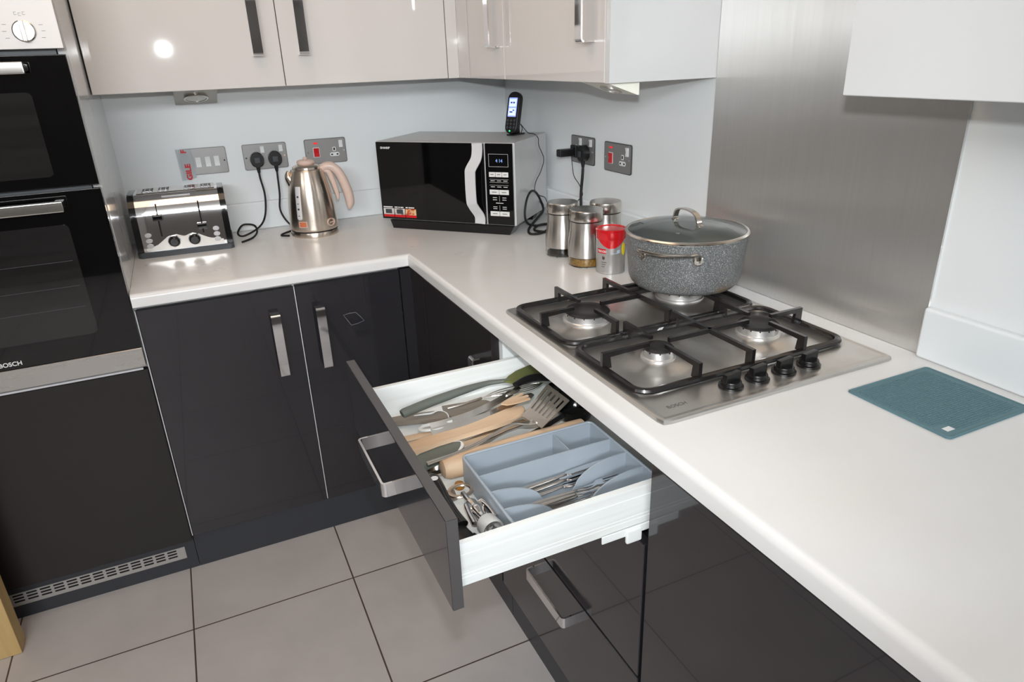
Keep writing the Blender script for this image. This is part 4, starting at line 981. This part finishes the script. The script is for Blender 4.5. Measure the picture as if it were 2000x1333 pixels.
# cutlery tray
t = thing('cutlery_tray', 'blue-grey plastic cutlery tray on the near side of the open drawer', 'tray', (-0.71, -1.72, ZF))
TX0, TX1, TY0, TY1 = -0.842, -0.577, -1.8285, -1.606; TZ = 0.797
mb = MB(); th = 0.0022
mb.box(TX0 + .004, TX1 - .004, TY0 + .004, TY1 - .004, ZF, ZF + 0.0025)
# outer walls, slightly flared, with a rolled rim
def wallseg(p, q, z1f, z0=ZF + 0.0026, n=12, th=th):
    p = Vector((p[0], p[1], 0)); q = Vector((q[0], q[1], 0)); d = (q - p); nn = Vector((-d.y, d.x, 0)).normalized() * th / 2
    prev = None; first = None
    for i in range(n + 1):
        u = i / n; c = p + d * u; zt = z1f(u)
        ring = [mb.bm.verts.new((c + nn * s_) + Vector((0, 0, z))) for s_, z in ((-1, z0), (-1, zt), (1, zt), (1, z0))]
        if prev:
            for k in range(4): mb.bm.faces.new((prev[k], prev[(k + 1) % 4], ring[(k + 1) % 4], ring[k]))
        else: mb.bm.faces.new(ring[::-1])
        prev = ring
    mb.bm.faces.new(prev)
full = lambda u: TZ
wallseg((TX0, TY0), (TX1, TY0), full); wallseg((TX0, TY1), (TX1, TY1), full); wallseg((TX0, TY0), (TX0, TY1), full); wallseg((TX1, TY0), (TX1, TY1), full)
YA, YB, YC2 = -1.676, -1.728, -1.780
wallseg((TX0 + .001, YA), (TX1 - .001, YA), lambda u: TZ - 0.001)
wallseg((-0.660, YA + .001), (-0.660, TY1 - .001), lambda u: TZ - 0.004)
def scoop(u):   # high quarter-round ends, low middle
    if u < 0.36: return ZF + 0.006 + (TZ - 0.001 - ZF - 0.006) * math.sqrt(max(0, 1 - (u / 0.36) ** 2))
    if u > 0.60: return ZF + 0.006 + (TZ - 0.001 - ZF - 0.006) * math.sqrt(max(0, 1 - ((1 - u) / 0.40) ** 2.4))
    return ZF + 0.006
wallseg((TX0 + .001, YB), (TX1 - .001, YB), scoop, n=48, th=0.003); wallseg((TX0 + .001, YC2), (TX1 - .001, YC2), scoop, n=48, th=0.003)
mb.tube([(x, y, TZ) for x, y in rrect(TX0 - 0.001, TX1 + 0.001, TY0 - 0.001, TY1 + 0.001, 0.010)], 0.0028, 8, closed=True, flat=0.8)
mb.build('tray_body', M['tray'], t)
def cutlery(kind, x0, y0, z0, x1, y1, z1, label, grp):
    a = Vector((x0, y0, z0)); b_ = Vector((x1, y1, z1)); d = b_ - a
    t = thing('table_' + kind, label, kind, (x0, y0, z0), 0, grp)
    def P(u, dz=0): return tuple(a + d * u + Vector((0, 0, dz)))
    MB().tube([P(0), P(.05), P(.25), P(.48), P(.52)], [0.003, 0.0055, 0.005, 0.0035, 0.0025], 10, flat=0.55, smooth=3, up=(0, 0, 1)).build('handle', M['nickel'], t)
    if kind == 'knife': m2 = MB().tube([P(.52), P(.56), P(.8), P(.96), P(1)], [0.0035, 0.008, 0.009, 0.007, 0.002], 8, flat=0.10, smooth=3, up=(0, 0, 1)).build('blade', M['chrome'], t)
    elif kind == 'spoon': m2 = MB().tube([P(.52), P(.68, .001), P(.74, -.001), P(.86, -.003), P(.97, -.001), P(1)], [0.0024, 0.004, 0.012, 0.018, 0.012, 0.002], 14, flat=0.14, smooth=4, up=(0, 0, 1)).build('bowl', M['chrome'], t)
    else:
        mbf = MB().tube([P(.52), P(.70), P(.76), P(.82)], [0.0024, 0.004, 0.011, 0.011], 10, flat=0.18, smooth=3, up=(0, 0, 1))
        sd = Vector((-d.y, d.x, 0)).normalized()
        for k in (-1.5, -.5, .5, 1.5):
            mbf.tube([tuple(Vector(P(.81)) + sd * k * 0.0055), tuple(Vector(P(1)) + sd * k * 0.0052)], [0.0016, 0.0008], 6, flat=0.6)
        mbf.build('tines', M['chrome'], t)
kz = ZF + 0.0095
KL = ['steel table knife in the middle tray compartment, farthest from the forks', 'steel table knife in the middle of the knife bundle', 'steel table knife in the bundle nearest the forks', 'steel table knife lying on top of the knife bundle']
FK = ['steel table fork at the far side of the fork bundle in the tray', 'steel table fork in the middle of the fork bundle', 'steel table fork at the near side of the fork bundle', 'steel table fork on top of the bundle, nearest the knives', 'steel table fork on top of the bundle, nearest the spoons']
SP = ['steel table spoon beside the forks in the near tray compartment', 'steel table spoon against the near wall of the tray', 'steel table spoon lying on top of the other two spoons']
for i, (dy, dz, du) in enumerate(((0.012, 0.0, 0), (-0.003, 0.0035, .01), (-0.014, -0.001, -.006), (0.004, 0.009, .016))):
    cutlery('knife', -0.795 + du, -1.703 + dy, kz + dz, -0.600 + du * 0.5, -1.700 + dy * 0.9, kz + dz + 0.006, KL[i], 'table knives in the tray')
for i, (dy, dz, du) in enumerate(((0.013, 0.0, 0), (0.0, 0.002, .008), (-0.012, 0.0, -.01), (0.008, 0.0095, .012), (-0.006, 0.011, 0.0))):
    cutlery('fork', -0.796 + du, -1.754 + dy * .8, kz + dz, -0.606 + du * 0.3, -1.754 + dy * .6, kz + dz + 0.004, FK[i], 'table forks in the tray')
for i, (dy, dz, du) in enumerate(((0.010, 0.003, 0), (-0.006, 0.004, .008), (0.003, 0.012, -.01))):
    cutlery('spoon', -0.790 + du, -1.804 + dy * .6, kz + dz, -0.602 + du * 0.3, -1.804 + dy * .3, kz + dz + 0.004, SP[i], 'table spoons in the tray')

# rolling pin
t = thing('rolling_pin', 'pale beech rolling pin lying along the far edge of the cutlery tray', 'rolling pin', (-0.72, -1.579, ZF))
MB().tube([(-0.876, -1.580, ZF + .0238), (-0.873, -1.580, ZF + .0238), (-0.864, -1.580, ZF + .0238), (-0.845, -1.580, ZF + .0238), (-0.60, -1.579, ZF + .0238), (-0.578, -1.579, ZF + .0238)], [0.010, 0.0175, 0.0220, 0.0232, 0.0232, 0.0225], 28).build('pin_body', M['wood'], t)
tag(MB().lathe([(0.009, 0), (0.010, 0.003), (0.008, 0.010), (0, 0.012)], (-0.8565, -1.6175, ZF), 24).build('amber_stopper', M['amber']), 'small round amber stopper at the corner of the cutlery tray', 'stopper')
UT = thing
# green spatula
t = UT('silicone_spatula', 'olive green spatula with a thick grey-green handle along the far drawer side', 'spatula', (-0.72, -1.37, ZF))
MB().tube([(-0.885, -1.368, .780), (-0.876, -1.366, .781), (-0.823, -1.353, .783), (-0.778, -1.346, .785), (-0.733, -1.340, .787), (-0.68, -1.336, .788), (-0.650, -1.343, .789), (-0.630, -1.350, .790)], [0.009, 0.0118, 0.0118, 0.0112, 0.010, 0.0070, 0.0058, 0.0055], 14, smooth=5, flat=0.8, up=(0, 0, 1)).build('handle', M['greygreen'], t)
mb = MB(); P = [(-0.645, -1.350), (-0.625, -1.333), (-0.600, -1.316), (-0.560, -1.303), (-0.515, -1.305), (-0.515, -1.365), (-0.56, -1.374), (-0.602, -1.376), (-0.629, -1.370)]
mb.prism(P, 0.788, 0.793, 'z', bev=0.002); mb.build('blade', M['olive'], t)
# knife with taupe blade, pale wavy edge round the handle
t = UT('kitchen_knife', 'taupe coated knife with a pale wavy line round its handle, under the tongs', 'knife', (-0.80, -1.36, ZF))
MB().prism([(-0.786, -1.331), (-0.752, -1.337), (-0.708, -1.342), (-0.690, -1.352), (-0.682, -1.367), (-0.702, -1.382), (-0.741, -1.395), (-0.786, -1.390), (-0.787, -1.370), (-0.791, -1.356)], 0.7545, 0.7570, 'z', bev=0.0006).build('blade', M['taupe'], t)
MB().prism([(-0.930, -1.330), (-0.895, -1.329), (-0.867, -1.334), (-0.828, -1.346), (-0.801, -1.348), (-0.792, -1.356), (-0.788, -1.370), (-0.790, -1.388), (-0.851, -1.368), (-0.899, -1.351), (-0.930, -1.352)], 0.748, 0.7585, 'z', bev=0.003).build('handle', M['taupe'], t)
MB().tube([(-0.855, -1.350, .7597), (-0.833, -1.354, .7597), (-0.819, -1.357, .7597), (-0.803, -1.353, .7597), (-0.793, -1.360, .7592), (-0.789, -1.374, .7590), (-0.791, -1.389, .7575)], [0.0012, 0.003, 0.003, 0.0016, 0.0013, 0.0013, 0.0013], 8, smooth=5, flat=0.5, up=(0, 0, 1)).build('pale_edge', M['whiteink'], t)
# wire whisk
t = UT('wire_whisk', 'thin steel wire whisk lying between the green spatula and the tongs', 'whisk', (-0.70, -1.375, ZF))
MB().tube([(-0.785, -1.366, .767), (-0.750, -1.370, .770), (-0.707, -1.370, .774)], 0.0030, 8, smooth=4).build('handle', M['nickel'], t)
mb = MB()
for k in range(5):
    o_ = (k - 2) * 0.006
    mb.tube([(-0.707, -1.370, .774), (-0.665, -1.378 + o_, .777 + abs(o_) * .3), (-0.60, -1.376 + o_ * 1.3, .777), (-0.56, -1.374, .777)], 0.0010, 6, smooth=4)
mb.build('wires', M['nickel'], t)
# tongs
t = UT('kitchen_tongs', 'stainless steel tongs with a clear plastic end lying diagonally in the drawer', 'tongs', (-0.75, -1.44, ZF))
pp, _ = catmull([Vector((-0.850, -1.448, .7815)), Vector((-0.812, -1.452, .785)), Vector((-0.763, -1.450, .788)), Vector((-0.701, -1.434, .792)), Vector((-0.655, -1.414, .794))], 5)
MB().band(pp, 0.013, 0.0015, up=(0, 0.62, 0.78)).build('arm', M['nickel'], t)
pp, _ = catmull([Vector((-0.855, -1.466, .7795)), Vector((-0.801, -1.469, .783)), Vector((-0.737, -1.466, .785)), Vector((-0.691, -1.453, .786)), Vector((-0.64, -1.440, .788))], 5)
MB().band(pp, 0.013, 0.0015, up=(0, 0.62, 0.78)).build('arm', M['nickel'], t)
MB().tube([(-0.800, -1.462, .783), (-0.835, -1.463, .782), (-0.862, -1.458, .781), (-0.872, -1.449, .781), (-0.862, -1.441, .782), (-0.835, -1.444, .783), (-0.805, -1.452, .784)], 0.0045, 10, smooth=5, flat=0.7).build('clear_end', M['clear'], t)
for p0, p1 in (((-0.672, -1.420, .7945), (-0.632, -1.402, .7955)), ((-0.650, -1.443, .788), (-0.615, -1.432, .789))):
    mid = tuple((a + b_) / 2 for a, b_ in zip(p0, p1)); MB().tube([p0, mid, p1], [0.006, 0.013, 0.006], 14, flat=0.22, smooth=4, up=(0, 0, 1)).build('gripper', M['nickel'], t)
# flat pale stick
t = UT('wooden_spoon', 'flat pale wooden spoon handle next to the tongs at the drawer front', 'spoon', (-0.80, -1.43, ZF))
MB().tube([(-0.932, -1.424, ZF + .012), (-0.90, -1.428, ZF + .013), (-0.846, -1.434, ZF + .014), (-0.766, -1.432, ZF + .014), (-0.66, -1.424, ZF + .014)], [0.010, 0.010, 0.009, 0.008, 0.008], 12, flat=0.5, up=(0, 0, 1)).build('handle', M['wood'], t)
# wooden spatula
t = UT('wooden_spatula', 'long beech wood spatula lying beside the slotted steel turner', 'spatula', (-0.75, -1.49, ZF))
MB().prism([(-0.932, -1.500), (-0.908, -1.491), (-0.871, -1.487), (-0.830, -1.486), (-0.786, -1.483), (-0.755, -1.476), (-0.729, -1.469), (-0.690, -1.459), (-0.666, -1.456), (-0.651, -1.462), (-0.655, -1.480), (-0.667, -1.492), (-0.700, -1.503), (-0.735, -1.509), (-0.789, -1.513), (-0.859, -1.518), (-0.909, -1.528), (-0.932, -1.532)], 0.7755, 0.785, 'z', bev=0.0035, seg=3).build('spatula_body', M['wood'], t)
# grey handled knife
t = UT('kitchen_knife', 'grey-green handled knife with dark blade and white curl beside the wooden spatula', 'knife', (-0.80, -1.52, ZF))
MB().prism([(-0.809, -1.506), (-0.771, -1.496), (-0.701, -1.483), (-0.669, -1.482), (-0.660, -1.492), (-0.680, -1.503), (-0.712, -1.507), (-0.76, -1.520), (-0.814, -1.534), (-0.822, -1.530)], 0.7700, 0.7725, 'z', bev=0.0005, m=Matrix.Translation((0, -.012, 0))).build('blade', M['nickel'], t)
MB().prism([(-0.934, -1.535), (-0.906, -1.525), (-0.885, -1.515), (-0.862, -1.509), (-0.833, -1.510), (-0.812, -1.515), (-0.815, -1.533), (-0.826, -1.546), (-0.856, -1.551), (-0.887, -1.560), (-0.906, -1.566), (-0.934, -1.572)], 0.7610, 0.7745, 'z', bev=0.005, seg=3).build('handle', M['greygreen'], t)
MB().tube([(-0.934, -1.537, .7735), (-0.907, -1.527, .7745), (-0.864, -1.511, .7745), (-0.835, -1.512, .7745), (-0.815, -1.517, .7745), (-0.815, -1.531, .7750), (-0.820, -1.540, .7750), (-0.829, -1.547, .7735)], [0.0009, 0.0009, 0.0009, 0.0009, 0.0010, 0.0034, 0.0034, 0.0016], 8, smooth=5, flat=0.6, up=(0, 0, 1)).build('white_edge', M['whiteink'], t)
# slotted turner leaning on the rolling pin
t = UT('slotted_turner', 'stainless steel slotted turner with a thin bent handle', 'turner', (-0.66, -1.53, ZF))
hd = MB()
c00 = Vector((-0.683, -1.522, .798)); c10 = Vector((-0.670, -1.584, .798)); c01 = Vector((-0.600, -1.473, .826)); c11 = Vector((-0.596, -1.558, .826))
def q(u, v): return c00 * (1 - u) * (1 - v) + c10 * u * (1 - v) + c01 * (1 - u) * v + c11 * u * v
def slab(u0, u1, v0, v1):
    zt = Vector((0, 0, 0.0009))
    lo = [hd.bm.verts.new(q(a, b_) - zt) for a, b_ in ((u0, v0), (u1, v0), (u1, v1), (u0, v1))]
    hi = [hd.bm.verts.new(q(a, b_) + zt) for a, b_ in ((u0, v0), (u1, v0), (u1, v1), (u0, v1))]
    hd.bm.faces.new(lo[::-1]); hd.bm.faces.new(hi)
    for k in range(4): hd.bm.faces.new((lo[k], lo[(k + 1) % 4], hi[(k + 1) % 4], hi[k]))
slab(0, 1, -0.02, 0.26); slab(0, 1, 0.90, 1.0)
ns = 5; sl = 0.075; bar = (1 - ns * sl) / (ns + 1); u = 0
for k in range(ns + 1):
    slab(u, u + bar, 0.2599, 0.9001); u += bar + sl
tag(hd.build('slotted_head', M['nickel'], t))
MB().tube([tuple(q(.55, .02)), tuple(q(.5, -.12) + Vector((0, 0, .004))), (-0.716, -1.556, .805), (-0.749, -1.566, .806), (-0.807, -1.586, .8015), (-0.850, -1.590, .7975), (-0.905, -1.592, .7935)], [0.012, 0.0075, 0.0045, 0.0042, 0.0045, 0.0045, 0.006], 10, flat=0.35, smooth=6, up=(0, 0, 1)).build('handle', M['nickel'], t)
# black ladle and dark utensils at the back
t = UT('black_ladle', 'black plastic ladle bowl behind the slotted turner', 'ladle', (-0.58, -1.52, ZF))
MB().lathe([(0, 0), (0.020, 0.002), (0.034, 0.012), (0.040, 0.030), (0.040, 0.034), (0.036, 0.030), (0.030, 0.014), (0.018, 0.006), (0, 0.005)], (-0.553, -1.505, ZF + .002), 36, cap=False).build('bowl', M['blackshiny'], t)
MB().tube([(-0.590, -1.520, ZF + .030), (-0.66, -1.538, ZF + .022), (-0.78, -1.549, ZF + .008), (-0.86, -1.545, ZF + .006)], [0.006, 0.006, 0.006, 0.007], 10, flat=0.6, smooth=5, up=(0, 0, 1)).build('handle', M['black'], t)
t = UT('potato_masher', 'tangled black plastic utensil at the back of the open drawer', 'utensil', (-0.57, -1.41, ZF))
MB().tube([(-0.640, -1.400, .802), (-0.61, -1.390, .803), (-0.58, -1.385, .800), (-0.53, -1.392, .792)], [0.008, 0.011, 0.012, 0.013], 12, smooth=4, flat=0.7).build('handle', M['black'], t)
MB().box(-0.560, -0.520, -1.440, -1.395, ZF + .001, ZF + .045, 0.006, 3).build('head', M['blackshiny'], t)
t = UT('wooden_fork', 'short toothed wooden fork head between the tongs and the black utensil', 'fork', (-0.66, -1.46, ZF))
MB().prism([(-0.700, -1.458), (-0.684, -1.448), (-0.664, -1.442), (-0.640, -1.434), (-0.638, -1.438), (-0.662, -1.450), (-0.635, -1.448), (-0.634, -1.453), (-0.660, -1.458), (-0.636, -1.462), (-0.637, -1.467), (-0.668, -1.470), (-0.690, -1.468)], 0.7965, 0.7995, 'z').build('fork_head', M['wood'], t)
t = UT('paring_knife', 'thin pale wooden handle poking out by the end of the rolling pin', 'knife', (-0.9, -1.60, ZF))
MB().tube([(-0.937, -1.606, ZF + .007), (-0.915, -1.598, ZF + .007), (-0.885, -1.586, ZF + .007)], [0.0060, 0.0065, 0.006], 10, flat=0.8).build('handle', M['wood'], t)
t = UT('measuring_spoon', 'small round steel measuring spoon behind the rolling pin end', 'spoon', (-0.875, -1.560, ZF))
MB().lathe([(0.0, 0.0), (0.010, 0.002), (0.016, 0.010), (0.017, 0.010), (0.011, 0.001), (0, -0.001)], (-0.880, -1.565, ZF + .006), 24, cap=False).build('bowl', M['nickel'], t)

# corkscrew group
t = thing('winged_corkscrew', 'chrome winged corkscrew with a clear collar beside the cutlery tray', 'corkscrew', (-0.87, -1.72, ZF))
ax0 = Vector((-0.8640, -1.690, .760)); ax1 = Vector((-0.8660, -1.800, .774)); d = (ax1 - ax0).normalized()
rot = d.to_track_quat('Z', 'Y').to_matrix().to_4x4()
mm = Matrix.Translation(ax0) @ rot
MB().lathe([(0, 0.0), (0.008, 0.0), (0.010, 0.006), (0.0095, 0.020), (0.013, 0.028), (0.0125, 0.040), (0.009, 0.048), (0.0085, 0.066), (0.010, 0.072), (0, 0.072)], n=28, m=mm).build('corkscrew_body', M['chrome'], t)
MB().lathe([(0.0105, 0.070), (0.0175, 0.078), (0.019, 0.104), (0.0175, 0.107), (0.015, 0.104), (0.013, 0.080), (0.010, 0.072)], n=32, m=mm, cap=False).build('collar', M['clear'], t)
wz = [(0.006 * math.cos(a * 1.0), 0.006 * math.sin(a * 1.0), 0.075 + a * 0.0014) for a in [k * 0.5 for k in range(40)]]
MB().tube(wz, 0.0016, 6, m=mm).build('worm', M['chrome'], t)
MB().tube([(0, 0, 0), (0, 0, -0.008), (0, 0, -0.036)], [0.006, 0.0048, 0.0048], 12, m=mm).build('threaded_stem', M['chrome'], t)
ring = MB(); c0 = ax0 - d * 0.048
ring.tube([tuple(c0 + Vector((0.021 * math.cos(a), 0.016 * math.sin(a), 0.001 * math.sin(a)))) for a in [2 * PI * k / 24 for k in range(24)]], 0.0045, 8, closed=True, flat=0.5, up=(0, 0, 1))
ring.build('opener_ring', M['rosegold'], t)
for sgn in (-1, 1):
    pts_ = [ax0 + d * 0.034 + Vector((0.008 * sgn, 0, 0.006)), ax0 + d * 0.022 + Vector((0.013 * sgn, 0, 0.010)), ax0 + d * 0.045 + Vector((0.0175 * sgn, 0, 0.008)), ax0 + d * 0.072 + Vector((0.0185 * sgn, 0, 0.003))]
    MB().tube([tuple(p_) for p_ in pts_], [0.005, 0.006, 0.005, 0.006], 10, smooth=5, flat=0.6).build('wing', M['chrome'], t)
t = thing('can_opener', 'black-handled can opener lying against the inside of the drawer front', 'can opener', (-0.91, -1.72, ZF))
MB().tube([(-0.911, -1.614, .781), (-0.908, -1.627, .783), (-0.907, -1.65, .782), (-0.908, -1.68, .779), (-0.909, -1.72, .775), (-0.906, -1.755, .771)], [0.009, 0.0135, 0.012, 0.011, 0.0125, 0.014], 16, smooth=5, flat=0.6, up=(0, 0, 1)).build('handle', M['blackshiny'], t)
MB().tube([(-0.915, -1.745, .766), (-0.912, -1.775, .762), (-0.906, -1.795, .760)], [0.016, 0.020, 0.013], 16, smooth=4, flat=0.5, up=(0, 0, 1)).build('head', M['black'], t)
MB().lathe([(0.0065, 0), (0.0065, 0.0008), (0, 0.001)], (-0.9075, -1.638, .7905), 20).build('hanging_hole', M['whiteink'], t)
MB().tube([(-0.892, -1.765, .752), (-0.888, -1.79, .752), (-0.886, -1.815, .752)], [0.008, 0.010, 0.007], 12, smooth=4, flat=0.8).build('second_handle', M['black'], t)
t = thing('bottle_opener', 'brown flat bottle opener plate under the corkscrew ring', 'opener', (-0.885, -1.66, ZF))
MB().prism([(-0.900, -1.635), (-0.882, -1.618), (-0.868, -1.622), (-0.872, -1.650), (-0.892, -1.655)], ZF + 0.0003, ZF + 0.003, 'z', bev=0.0008).build('plate', M['taupe'], t)
